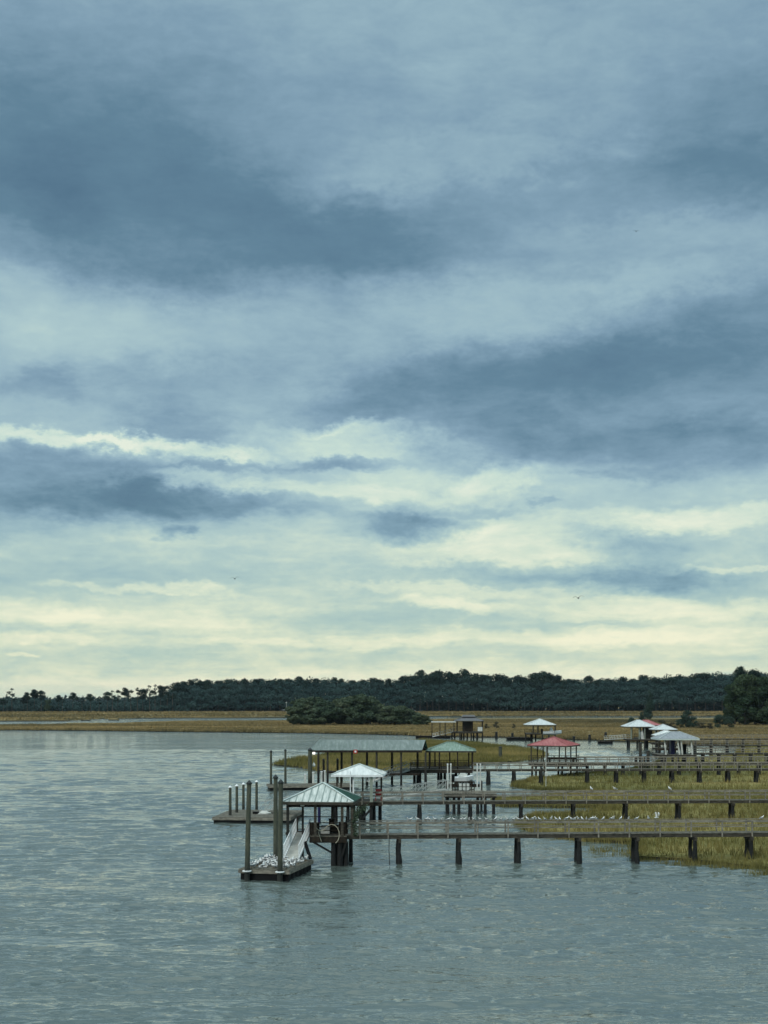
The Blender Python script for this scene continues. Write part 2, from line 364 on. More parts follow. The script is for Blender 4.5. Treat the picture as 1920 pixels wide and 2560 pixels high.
# ------------------------------------------------------------------ water and land
def axis(parts):
    out = [parts[0][0]]
    for a, b, d0, d1 in parts:
        x = a
        while x < b-1e-6:
            x = min(b, x+d0+(d1-d0)*(x-a)/(b-a)); out.append(x)
    return np.array(out)
half = axis([(0, 30, .15, .15), (30, 80, .15, .8), (80, 400, 8, 40), (400, 9000, 800, 1600)])
wx = np.r_[-half[:0:-1], half]; wy = axis([(-400, -20, 60, 30), (-20, 40, 10, 1), (40, 100, .125, .17), (100, 320, .17, 1.1), (320, 900, 8, 30), (900, 16000, 500, 2000)])
GX, GY = np.meshgrid(wx, wy); wr = np.random.default_rng(5); hz = np.zeros_like(GX)
def vnoise(x, y, seed):
    r = np.random.default_rng(seed).uniform(0, 1, (257, 257)); x = x % 256; y = y % 256
    i = np.floor(x).astype(int); j = np.floor(y).astype(int); u = x-i; v = y-j; u = u*u*(3-2*u); v = v*v*(3-2*v)
    return (r[j, i]*(1-u)+r[j, i+1]*u)*(1-v)+(r[j+1, i]*(1-u)+r[j+1, i+1]*u)*v
wob = 3*vnoise(GX*.04, GY*.04, 9)
msk = .55+.5*vnoise(GX*.045+3, GY*.10+wob, 1)+.35*(vnoise(GX*.12, GY*.35+wob, 2)-.5)
lane = vnoise(GX*.022, GY*.30+wob*1.5, 3); msk *= 1-.72*np.clip((lane-.62)/.14, 0, 1)
msk *= np.clip((95-np.abs(GX))/30, 0, 1)*np.clip((GY-30)/10, 0, 1)
for k in range(72):
    lam = 0.5*(5.0/0.5)**(wr.uniform(0, 1)**1.35); ang = math.pi/2+wr.normal(0, .42); kx, ky = 2*math.pi/lam*math.cos(ang), 2*math.pi/lam*math.sin(ang)
    sl = .027 if lam < 1.6 else .016
    far = np.clip(1-(GY-lam*85)/(lam*50), 0, 1)          # short waves fade where the sheet is coarse
    ph = kx*GX+ky*GY+wr.uniform(0, 6.28)+1.1*np.sin(GX*.21/lam+k)+1.1*np.sin(GY*.17/lam+2*k)
    hz += sl*lam/(2*math.pi)*1.41*np.sin(ph)*far
hz = hz*msk; hz += np.maximum(hz, 0)*.35
nxn, nyn = len(wx), len(wy)
wv_ = np.stack([GX, GY, hz-.02], axis=-1).reshape(-1, 3).astype(np.float32)
me = bpy.data.meshes.new('water'); me.vertices.add(len(wv_)); me.vertices.foreach_set('co', wv_.ravel())
ii = (np.arange(nyn-1)[:, None]*nxn+np.arange(nxn-1)[None, :]).ravel(); q_ = np.stack([ii, ii+1, ii+nxn+1, ii+nxn], axis=1).astype(np.int32)
me.loops.add(q_.size); me.loops.foreach_set('vertex_index', q_.ravel()); me.polygons.add(len(q_)); me.polygons.foreach_set('loop_start', np.arange(0, q_.size, 4, dtype=np.int32))
me.polygons.foreach_set('use_smooth', np.ones(len(q_), dtype=bool)); me.update(calc_edges=True); me.materials.append(M['water'])
wo_ = bpy.data.objects.new('water', me); COL.objects.link(wo_); tag(wo_, 'rippled grey green tidal river with wind streaks', None, None, 'structure')
def in_poly(px, py, poly):
    x = px; y = py; inside = np.zeros(len(x), bool); n = len(poly)
    for i in range(n):
        x1, y1 = poly[i]; x2, y2 = poly[(i+1) % n]
        c = ((y1 > y) != (y2 > y)) & (x < (x2-x1)*(y-y1)/((y2-y1) if y2 != y1 else 1e-9)+x1)
        inside ^= c
    return inside
def land(name, poly, z, mat, label, rag=0.0, kind='structure'):
    """a raised bank: top sheet with sloping mud sides"""
    bm = bmesh.new(); pts = []
    n = len(poly)
    for i in range(n):
        a = Vector(poly[i]); b = Vector(poly[(i+1) % n]); L_ = (b-a).length
        k = max(1, min(40, int(L_/(rag*6)))) if rag else 1
        nr = Vector((-(b-a).y, (b-a).x)).normalized()
        for j in range(k):
            q = a.lerp(b, j/k)+nr*random.uniform(-rag, rag); pts.append(q)
    from mathutils.geometry import delaunay_2d_cdt
    ov, _, of, _, _, _ = delaunay_2d_cdt([Vector((p.x, p.y)) for p in pts], [], [list(range(len(pts)))], 1, 1e-4)
    tv = [bm.verts.new((p.x, p.y, z)) for p in ov]
    for q in of:
        try: bm.faces.new([tv[i] for i in q]).material_index = 0
        except ValueError: pass
    top = [bm.verts.new((p.x, p.y, z)) for p in pts]; bot = [bm.verts.new((p.x, p.y, -.4)) for p in pts]
    for i in range(len(pts)):
        g = bm.faces.new((top[i], bot[i], bot[(i+1) % len(pts)], top[(i+1) % len(pts)])); g.material_index = 1
    for f in bm.faces:
        f.normal_update()
        if f.material_index == 0 and f.normal.z < 0: f.normal_flip()
    me = bpy.data.meshes.new(name); bm.to_mesh(me); bm.free()
    me.materials.append(mat); me.materials.append(M['mud'])
    o = bpy.data.objects.new(name, me); COL.objects.link(o)
    return tag(o, label, None, None, kind)
def sample_poly(poly, n):
    P_ = np.array([(p[0], p[1]) for p in poly]); lo = P_.min(0); hi = P_.max(0); out = []
    tot = 0
    for _ in range(60):
        q = rng.uniform(lo, hi, (n, 2)); q = q[in_poly(q[:, 0], q[:, 1], P_)]
        out.append(q); tot += len(q)
        if tot >= n: break
    return np.vstack(out)[:n]
def edge_points(line, n, spread):
    pts = np.array([(p[0], p[1]) for p in line]); seg = np.linalg.norm(np.diff(pts, axis=0), axis=1); cum = np.r_[0, np.cumsum(seg)]
    t = rng.uniform(0, cum[-1], n); i = np.clip(np.searchsorted(cum, t)-1, 0, len(seg)-1)
    f = ((t-cum[i])/seg[i])[:, None]; q = pts[i]*(1-f)+pts[i+1]*f
    return q+np.c_[rng.normal(0, spread*.5, n), np.abs(rng.normal(0, spread, n))]
def tufts(pts, z, h0, h1, wd, blades, spread):
    """thin upright blades: arrays of verts and tris"""
    n = len(pts); N = n*blades
    c = np.repeat(pts, blades, axis=0)+rng.normal(0, spread, (N, 2))
    patch = np.repeat(0.75+0.25*np.sin(pts[:, 0]*.35+2*np.sin(pts[:, 1]*.13))*np.cos(pts[:, 1]*.22), blades)
    h = rng.uniform(h0, h1, N)*patch; ang = rng.uniform(0, math.pi, N); ww = wd*rng.uniform(.5, 1.2, N)/2
    ax = np.cos(ang)*ww; ay = np.sin(ang)*ww; lean = rng.normal(0, .22, (N, 2))*h[:, None]
    v = np.zeros((N, 3, 3)); v[:, 0, 0] = c[:, 0]-ax; v[:, 0, 1] = c[:, 1]-ay; v[:, 1, 0] = c[:, 0]+ax; v[:, 1, 1] = c[:, 1]+ay
    v[:, :2, 2] = z-.03; v[:, 2, :2] = c+lean; v[:, 2, 2] = z+h
    return v.reshape(-1, 3), np.arange(N*3).reshape(-1, 3)
def tuft_object(name, parts, mat, label):
    vs = []; ts = []; k = 0
    for v, t in parts: vs.append(v); ts.append(t+k); k += len(v)
    return tag(tri_mesh(name, np.vstack(vs), np.vstack(ts), mat), label, 'grass', None, 'stuff')
def Wl(lst): return [W(x, y).xy for x, y in lst]

# near right marsh (one ragged shore winding between the docks)
shore = [(1870,1866),(1852,1876),(1846,1892),(1700,1898),(1652,1906),(1640,1918),(1560,1930),(1500,1934),(1420,1941),(1340,1950),(1290,1966),(1340,1974),(1430,1978),(1490,1984),(1430,1991),(1330,1996),(1240,2001),
         (1262,2016),(1420,2019),(1525,2021),(1532,2030),(1450,2036),(1342,2042),(1300,2060),(1345,2084),(1475,2104),(1600,2110),(1598,2146),(1680,2152),(1760,2158),(1850,2168),(1960,2180),(2200,2190)]
MR = Wl(shore)+[Vector((150, 88)), Vector((230, 320))]
land('marsh_ground', MR, .22, M['grass_near'], 'golden green marsh on the right crossed by the walkways', .2)
area_near = [W(x, y).xy for x, y in shore[9:]]+[Vector((75, 90)), Vector((100, 225))]
t1 = tufts(sample_poly(MR, 26000), .2, .55, 1.15, .10, 4, .22)
inner = [p for p in sample_poly(MR, 60000) if abs(p[0]) < p[1]*.31 and p[1] < 175]
t2 = tufts(np.array(inner)[:22000], .2, .55, 1.1, .06, 5, .16)
t3 = tufts(edge_points([W(x, y).xy for x, y in shore], 9000, .6)-np.array([0, .45]), -.05, .45, 1.05, .08, 5, .2)
patch_pts = np.array([W(random.uniform(1478, 1600), random.uniform(2119, 2137)).xy for _ in range(170)])
t4 = tufts(patch_pts, -.05, .25, .55, .05, 4, .12)
t5 = tufts(np.array([W(x+random.gauss(0, 12), y+abs(random.gauss(0, 2.2))).xy for x, y in ((1620,2150),(1660,2154),(1700,2157),(1740,2160),(1790,2166),(1840,2172),(1880,2178),(1915,2183)) for _ in range(26)]), -.05, .3, .6, .05, 4, .15)
tuft_object('marsh_grass', [t1, t2, t3, t4, t5], M['grass_near'], 'golden green cordgrass of the near right marsh')
# mid island
isl = [(690,1913),(760,1920),(800,1928),(900,1934),(1000,1934),(1110,1921),(1188,1912),(1279,1905),(1335,1899),(1366,1888),(1345,1880),(1290,1871),(1200,1862),(1130,1857),(1060,1855),(990,1861),(900,1875),(780,1897),(700,1909)]
ISL = Wl(isl)
land('marsh_island', ISL, .22, M['grass_near'], 'low grassy marsh island behind the long green boathouse', .5)
tuft_object('island_grass', [tufts(sample_poly(ISL, 15000), .2, .7, 1.35, .15, 4, .3), tufts(edge_points(ISL+[ISL[0]], 1800, .5), .05, .5, 1.1, .12, 4, .3)], M['grass_near'], 'tall golden cordgrass covering the low marsh island')
# far marsh, between the river and the far creek
e1near = [(-2500,1822),(-600,1822),(0,1825),(150,1826),(300,1827.5),(500,1830),(700,1832),(900,1835),(1033,1838.5),(1080,1841),(1204,1843),(1305,1843.5),(1411,1848),(1480,1850),(1567,1853),(1650,1857),(1750,1863),(1840,1864),(1900,1866),(2600,1870)]
e1far = [(4200,1795),(1900,1793),(1835,1792.5),(1400,1792.5),(1190,1793),(1057,1795),(718,1798),(450,1799),(372,1801),(300,1804),(175,1804),(150,1807),(0,1807.5),(-1200,1808),(-3500,1808)]
E1 = Wl(e1near)+[W(x, y, 1.0).xy for x, y in e1far]
land('far_marsh_ground', E1, .45, M['grass_far'], 'brown gold marsh between the river and the far creek', 1.2)
e2near = [(-3500,1803.5),(0,1803.5),(165,1803),(178,1797),(380,1796),(700,1794.8),(1057,1791.5),(1190,1790.2),(1400,1790),(1835,1790),(2400,1790),(4500,1790)]
E2 = Wl(e2near)+[Vector((2200, 1500)), Vector((2200, 9000)), Vector((-2600, 9000)), Vector((-2600, 1500))]
land('forest_ground', E2, .5, M['grass_far'], 'narrow pale marsh strip in front of the forest', 2.0)
for k, (a, b, y0, y1) in enumerate([(203,226,1799,1801.5),(272,297,1798.5,1801)]):
    land('marsh_islet', Wl([(a,y1),(b,y1),(b-3,y0),(a+4,y0)]), .5, M['grass_far'], ['left one of two tiny marsh islets in the far creek', 'right one of two tiny marsh islets in the far creek'][k], .5)
fp = sample_poly([p for p in Wl([(-900,1823),(0,1825),(700,1832),(1033,1838.5),(1480,1850),(1750,1863),(2500,1868)])]+[W(x, y, 1.0).xy for x, y in [(2300,1796),(1057,1796.5),(450,1800.5),(300,1805),(0,1808.5),(-500,1809)]], 52000)
e2p = sample_poly(Wl([(-400,1803),(165,1803),(380,1796),(1057,1791.5),(2300,1790)])+Wl([(2300,1779),(-400,1781)]), 16000)
tuft_object('far_marsh_grass', [tufts(fp, .42, .25, .62, .9, 3, .8), tufts(edge_points(Wl(e1near[1:-1]), 9000, 2.0), .2, .5, 1.15, .5, 4, .6), tufts(e2p, .45, .6, 1.3, 2.0, 2, 1.5)], M['grass_far'], 'brown gold cordgrass covering the far marsh')

# ------------------------------------------------------------------ trees
def leaf_cloud(centers, radii, per, size, flat=.75):
    """leaf-sized faces spread through lobes"""
    out = []
    for c, r, n in zip(centers, radii, per):
        d = rng.normal(0, 1, (n, 3)); d /= np.linalg.norm(d, axis=1)[:, None]
        rr = r*rng.uniform(.3, 1.25, n)**.7
        p = np.array(c)+d*rr[:, None]*np.array([1, 1, flat])
        nn = d+rng.normal(0, .8, (n, 3))
        e1 = np.cross(nn, rng.normal(0, 1, (n, 3))); e1 /= (np.linalg.norm(e1, axis=1)[:, None]+1e-6)
        e2 = np.cross(e1, nn); e2 /= (np.linalg.norm(e2, axis=1)[:, None]+1e-6)
        s = (size*rng.uniform(.5, 1.25, n))[:, None]
        v = np.stack([p-e1*s*.5, p+e1*s*.5, p+e2*s*.8], axis=1); out.append(v.reshape(-1, 3))
    v = np.vstack(out); return v, np.arange(len(v)).reshape(-1, 3)
def tree_proto(name, kind, h, wd, mat, size, dens, seed):
    """built at the origin; copied to its places"""
    global rng
    rng = np.random.default_rng(seed); random.seed(seed)
    root = thing(name, '', 'tree', (0, 0, 0))
    tr = MB(); cs = []; rs = []
    bend = [random.uniform(-.02, .02)*h for _ in range(4)]
    pts = [Vector((bend[i % 4]*i/3, bend[(i+1) % 4]*i/3, h*(.92 if kind != 'bush' else .6)*i/4)) for i in range(5)]
    r0 = .018*h+.05
    for i in range(4): tr.tube(pts[i], pts[i+1], r0*(1-i*.22), r0*(1-(i+1)*.22), 7)
    def lobe(c, r): cs.append(tuple(c)); rs.append(r)
    if kind == 'pine':        # bare trunk, flat-topped crown of separate clumps
        for k in range(random.randint(8, 11)):
            z = h*random.uniform(.62, .93); a = random.uniform(0, 6.28); d = wd*.5*random.uniform(.15, .8)*(1.25-(z/h)*.6)
            c = Vector((math.cos(a)*d, math.sin(a)*d, z)); lobe(c, wd*random.uniform(.17, .28)); tr.tube(Vector((0, 0, z-.08*h)), c, .07, .03, 5)
        lobe((0, 0, h*.92), wd*.25)
    elif kind == 'tallpine':  # sparse storeyed pine
        for k in range(random.randint(6, 8)):
            z = h*random.uniform(.5, .95); a = random.uniform(0, 6.28); d = wd*.5*random.uniform(.3, 1.0)*(1.3-(z/h)*.8)
            c = Vector((math.cos(a)*d, math.sin(a)*d, z)); lobe(c, wd*random.uniform(.12, .2)); tr.tube(Vector((0, 0, z-.04*h)), c, .07, .03, 5)
        lobe((0, 0, h*.95), wd*.16)
    elif kind == 'cone':
        for k in range(14):
            z = h*(.12+.83*k/13); a = random.uniform(0, 6.28); rr = wd*.5*(1-.8*k/13); d = rr*.45
            lobe((math.cos(a)*d, math.sin(a)*d, z), rr*.62+.2)
    else:                     # broadleaf / bush: lobes from the ground up
        nl = 40 if kind == 'broad' else 14
        for k in range(nl):
            z = h*random.uniform(.10, .86); a = random.uniform(0, 6.28)
            rr = wd*.5*math.sqrt(max(.1, 1-((z/h-.36)/.66)**2)); d = rr*random.uniform(.25, .85)
            c = Vector((math.cos(a)*d, math.sin(a)*d, z)); lobe(c, wd*random.uniform(.08, .19)); tr.tube(Vector((0, 0, z*.45)), c, .09, .03, 5)
        lobe((0, 0, h*.84), wd*.2)
    tr.build('trunk', M['bark'], root)
    v, t = leaf_cloud(cs, rs, [max(12, int(dens*r*r)) for r in rs], size, .7)
    v[:, 2] = np.maximum(v[:, 2], .1)
    tri_mesh('crown', v, t, mat, root)
    return root
protos = {
 'pine': [tree_proto('pine_tree', 'pine', 26, 13, M['pineleaf'], 1.0, 26, 10+i) for i in range(5)],
 'tall': [tree_proto('pine_tree', 'tallpine', 24, 9, M['pineleaf'], .8, 34, 30+i) for i in range(4)],
 'broad': [tree_proto('broadleaf_tree', 'broad', 14, 12, M['copse'], .8, 165, 50+i) for i in range(4)],
 'rbroad': [tree_proto('broadleaf_tree', 'broad', 20, 14, M['righttree'], .9, 140, 60+i) for i in range(3)],
 'cone': [tree_proto('conifer_tree', 'cone', 15, 8, M['darkshrub'], .55, 110, 70)],
 'bush': [tree_proto('shrub', 'bush', 4, 5, M['shrub'], .35, 190, 80+i) for i in range(2)],
 'dbush': [tree_proto('shrub', 'bush', 6, 7, M['darkshrub'], .4, 170, 85+i) for i in range(2)],
}
proto_h = {'pine': 26, 'tall': 24, 'broad': 14, 'rbroad': 20, 'cone': 15, 'bush': 4, 'dbush': 6}
proto_w = {'pine': 13, 'tall': 9, 'broad': 12, 'rbroad': 14, 'cone': 8, 'bush': 5, 'dbush': 7}
used = set(); rng = np.random.default_rng(11); random.seed(11)
def plant(kind, px, ytop, Y, label, group=None, wpx=None, z0=.45, cat='tree'):
    src = random.choice(protos[kind]); x = X(px, Y, 5); htop = Z(ytop, Y)-z0
    s = htop/proto_h[kind]; sx = s if wpx is None else (wpx*Y/F_PX)/proto_w[kind]
    rz = random.uniform(0, 6.28)
    if id(src) not in used:
        used.add(id(src)); o = src; o.location = (x, Y, z0); o.rotation_euler = (0, 0, rz); o.scale = (sx, sx, s)
        o['label'] = label
        if group: o['group'] = group
    else:
        o = copy_thing(src, (x, Y, z0), rz, (sx, sx, s), label, group)
        if not group and 'group' in o: del o['group']
    o['category'] = cat
    return o
def prof(pts, x):
    if x <= pts[0][0]: return pts[0][1]
    for (a, ya), (b, yb) in zip(pts, pts[1:]):
        if x <= b: return ya+(yb-ya)*(x-a)/(b-a)
    return pts[-1][1]
# skyline of the solid wood (photo x, y)
mass = [(-1500,1745),(-300,1750),(0,1752),(80,1748),(160,1756),(230,1758),(275,1757),(320,1754),(370,1748),(410,1738),(440,1716),(480,1708),(640,1706),(740,1702),(900,1708),(1010,1706),(1040,1698),(1160,1692),(1240,1702),(1290,1704),(1400,1708),(1480,1704),(1600,1700),(1700,1696),(1780,1692),(1850,1684),(1920,1686),(2300,1680),(4000,1680)]
FY = 1240.0
vs = []; n = 0
def forest_mass():
    out = []
    for depth, drop, cols, lv in ((-6, 52, 330, 1), (0, 34, 330, 2), (12, 18, 330, 2), (26, 4, 360, 2), (44, -3, 360, 2)):
        Y = FY+depth
        for i in range(cols):
            px = -700+3400*(i+rng.uniform(0, 1))/cols; top = Z(prof(mass, px)+drop+rng.normal(0, 3), Y)
            for k in range(lv):
                r = rng.uniform(3.4, 6.4)*(1 if depth > 0 else .75); z = top-r*.6-k*rng.uniform(4, 7)
                if z < 1.5: z = rng.uniform(1.5, 4)
                n = int(62*(r/5)**2)+10
                d = rng.normal(0, 1, (n, 3)); d[:, 2] = np.abs(d[:, 2])*1.1-.35; d[:, 1] = -np.abs(d[:, 1])*.8+.3*rng.normal(0, 1, n); d /= np.linalg.norm(d, axis=1)[:, None]
                c = np.array([(px-960)/F_PX*Y, Y+rng.uniform(-6, 6), z])
                p = c+d*r*rng.uniform(.75, 1.06, n)[:, None]*np.array([1, 1, .78])
                nn = d+rng.normal(0, .35, (n, 3)); e1 = np.cross(nn, rng.normal(0, 1, (n, 3))); e1 /= (np.linalg.norm(e1, axis=1)[:, None]+1e-6)
                e2 = np.cross(e1, nn); e2 /= (np.linalg.norm(e2, axis=1)[:, None]+1e-6); q = rng.uniform(.7, 1.6, n)[:, None]
                out.append(np.stack([p-e1*q*.6, p+e1*q*.6, p+e2*q], axis=1).reshape(-1, 3))
    cnt = 95000; Y = FY+62; pxs = rng.uniform(-700, 2700, cnt); top = np.array([Z(prof(mass, a)+6, Y) for a in pxs])
    p = np.c_[(pxs-960)/F_PX*Y, Y+rng.normal(0, 2, cnt), .3+top*rng.uniform(0, 1, cnt)]
    e1 = rng.normal(0, 1.2, (cnt, 3)); e2 = rng.normal(0, 1.2, (cnt, 3))
    out.append(np.stack([p-e1, p+e1, p+e2*1.4], axis=1).reshape(-1, 3))
    v = np.vstack(out); v[:, 2] = np.maximum(v[:, 2], .2)
    return v, np.arange(len(v)).reshape(-1, 3)
v, t = forest_mass()
land('forest_floor', [Vector((-700, FY-14)), Vector((1500, FY-14)), Vector((1500, FY+400)), Vector((-700, FY+400))], .56, M['mud'], 'dark ground under the forest')
tag(tri_mesh('forest', v, t, M['forest']), 'dark blue green wood forming a continuous wall beyond the marsh', 'forest', None, 'stuff')
# faint wood on the horizon, far left
n_ = 14000; pxs = rng.uniform(-900, 700, n_); hz = rng.uniform(0, 1, n_)*np.array([Z(1746+1.2*math.sin(p*.05), 3000) for p in pxs])
p = np.c_[(pxs-960)/F_PX*3000, 3000+rng.normal(0, 12, n_), .4+hz]
e1 = rng.normal(0, 2.6, (n_, 3)); e2 = rng.normal(0, 2.6, (n_, 3))
tag(tri_mesh('distant_wood', np.stack([p-e1, p+e1, p+e2], axis=1).reshape(-1, 3), np.arange(n_*3).reshape(-1, 3), M['forest']), 'faint low wood on the horizon behind the left pines', 'forest', None, 'stuff')
# left sparse pines, each one tells apart
left = [(30,1720,'tall','lone tall thin pine standing out at the far left of the skyline',26),(18,1728,'tall','bare thin pine stem beside the lone pine at far left',9),(68,1731,'pine','tall leaning pine left of the round clump near the left edge',22),(86,1724,'pine','round full pine clump, left one of the pair near the left edge',28),(103,1727,'pine','round full pine clump, right one of the pair near the left edge',26),
        (60,1743,'pine','short bushy pine below the left pair of round pines',24),(146,1738,'pine','small dark pine in the gap right of the round pair',22),(156,1742,'tall','thin spindly pine in the middle of the low skyline gap',16),(182,1731,'pine','upright pine standing alone in the low skyline gap',24),(205,1743,'tall','low thin pine right of the lone upright pine',18),(226,1735,'pine','dark twin-topped pine before the forest starts',24),(248,1741,'tall','thin pine right of the dark twin-topped pine',18),(120,1748,'broad','low rounded tree between the round pair and the gap',20),(8,1748,'pine','low dark pine at the very left edge of the photo',24)]
for px, yt, k, lb, wpx in left: plant(k, px, yt, FY-12+random.uniform(-8, 8), lb, None, wpx)
grp = 'pines with sky between their trunks at the left end of the forest'
ords = ['first','second','third','fourth','fifth','sixth','seventh','eighth','ninth','tenth','eleventh','twelfth','thirteenth','fourteenth','fifteenth','sixteenth','seventeenth','eighteenth','nineteenth','twentieth']
for i, (px, yt) in enumerate([(268,1730),(281,1726),(295,1724),(312,1719),(327,1724),(344,1718),(357,1722),(374,1713),(388,1711),(402,1714),(418,1713),(432,1709)]):
    plant('tall' if i % 3 else 'pine', px, yt, FY-10+random.uniform(-8, 10), f'{ords[i]} pine from the left in the see-through row at the forest end', grp, random.uniform(22, 30))
sky = [(446,1706),(462,1704),(476,1699),(500,1703),(520,1700),(545,1702),(570,1699),(590,1701),(612,1697),(640,1698),(652,1697),(676,1699),(700,1698),(722,1697),(746,1692),(770,1699),(792,1697),(815,1700),(838,1694),(853,1697),(880,1701),(905,1700),(930,1695),(950,1699),(970,1697),(992,1701),
       (1012,1690),(1028,1688),(1050,1676),(1068,1687),(1082,1683),(1098,1677),(1122,1679),(1140,1684),(1160,1673),(1184,1684),(1205,1687),(1219,1688),(1250,1685),(1268,1694),(1296,1688),(1312,1693),(1332,1685),(1346,1683),(1358,1678),(1374,1683),(1392,1688),(1412,1700),(1425,1698),(1442,1699),
       (1474,1690),(1500,1699),(1520,1696),(1560,1692),(1582,1697),(1613,1688),(1640,1694),(1662,1697),(1680,1694),(1698,1690),(1718,1694),(1738,1684),(1764,1682),(1785,1690),(1806,1686)]
zones = [(640,'skyline left of the copse'),(820,'skyline over the copse left half'),(1000,'skyline over the copse right half'),(1130,'skyline over the brown pavilion'),(1240,'skyline between brown and white pavilions'),(1410,'skyline over the lone white pavilion'),(1560,'skyline left of the pavilion cluster'),(1700,'skyline over the pavilion cluster'),(1830,'skyline left of the right-hand trees')]
zc = {}
for px, yt in sky:
    zn = next(zt for zt in zones if px <= zt[0]); k = zc.get(zn[0], 0); zc[zn[0]] = k+1
    plant('pine', px, yt, FY+24+random.uniform(-6, 22), f'{ords[k]} round pine from the left on the {zn[1]}', f'round pine crowns on the {zn[1]}', random.uniform(36, 54) if yt < 1690 else random.uniform(28, 44))
# bushy copse on the marsh
cop = [(735,1772,44),(752,1752,56),(778,1748,60),(812,1757,58),(846,1752,56),(874,1747,54),(902,1740,60),(926,1746,50),(948,1768,50),(975,1770,52),(1003,1770,50),(1028,1782,40),(1046,1790,30),(790,1775,50),(860,1776,52),(1062,1794,26)]
for i, (px, yt, wp) in enumerate(cop):
    Yb = 600+ (i % 3)*9-(12 if i in (13, 14) else 0)
    plant('broad', px, yt-7, Yb, f'{ords[i]} rounded tree from the left in the bushy copse' if i < 13 else ['low front tree in the left half of the copse', 'low front tree in the middle of the copse', 'small outlying tree at the right tip of the copse'][i-13], 'rounded trees of the bushy copse on the marsh', wp*1.25)
# trees at the right edge
rt = [(1862,1678,76,'tall full tree rising highest at the right edge'),(1908,1684,74,'broad tree filling the right edge of the photo'),(1838,1700,56,'slimmer tree left of the tall right-hand trees'),(1890,1740,70,'lower dark tree in front of the right-hand trees'),(1945,1690,90,'tree just cut off by the right edge of the photo'),(1828,1745,44,'small tree at the left foot of the right-hand trees'),(1864,1770,60,'round dark low tree under the tall right-hand tree'),(1915,1772,60,'round dark low tree at the right edge above the marsh')]
for px, yt, wp, lb in rt: plant('rbroad', px, yt, 600+random.uniform(-10, 10), lb, None, wp)
for px, yt, wp, lb in [(1848,1668,50,'tallest pine crown poking above the right-hand trees'),(1886,1674,48,'second pine crown just right of the tallest one')]: plant('pine', px, yt, 612, lb, None, wp)
for px, yt, wp, lb in [(1798,1786,40,'low dark bush left of the right-hand trees'),(1822,1790,34,'dark bush at the foot of the right-hand trees'),(1716,1776,40,'tall dark shrub right of the pavilion cluster'),(1732,1792,34,'dark shrub right of the tall shrub beside the pavilions'),(1700,1797,26,'dark shrub just behind the grey pavilion roof'),(1578,1793,24,'dark bush behind the left end of the biggest white pavilion')]:
    plant('dbush', px, yt, 540, lb, None, wp, cat='shrub')
for px, yt, wp, lb in [(1752,1806,34,'brown shrub on the marsh right of the dark shrubs'),(1774,1808,26,'small brown shrub left of the low dark bush'),(1655,1800,30,'brown bush behind the red-striped pavilion roof'),(1241,1804,16,'bare brown bush between the brown and white pavilions'),(1284,1809,12,'small dark bush left of the lone white pavilion'),(1216,1810,14,'small brown bush right of the brown pavilion'),(1600,1802,30,'brown bush behind the biggest white pavilion'),(1680,1806,26,'brown bush between the pavilion cluster and dark shrubs')]:
    plant('bush', px, yt, 520, lb, None, wp, cat='shrub')
plant('cone', 1604, 1778, 560, 'dark conical tree rising behind the biggest white pavilion', None, 24)
plant('cone', 1625, 1724, 780, 'tall dark green conifer against the forest behind the pavilions', None, 34)

for lst in protos.values():                 # source trees that found no place are removed
    for o in lst:
        if id(o) not in used:
            for c_ in list(o.children): bpy.data.objects.remove(c_, do_unlink=True)
            bpy.data.objects.remove(o, do_unlink=True)
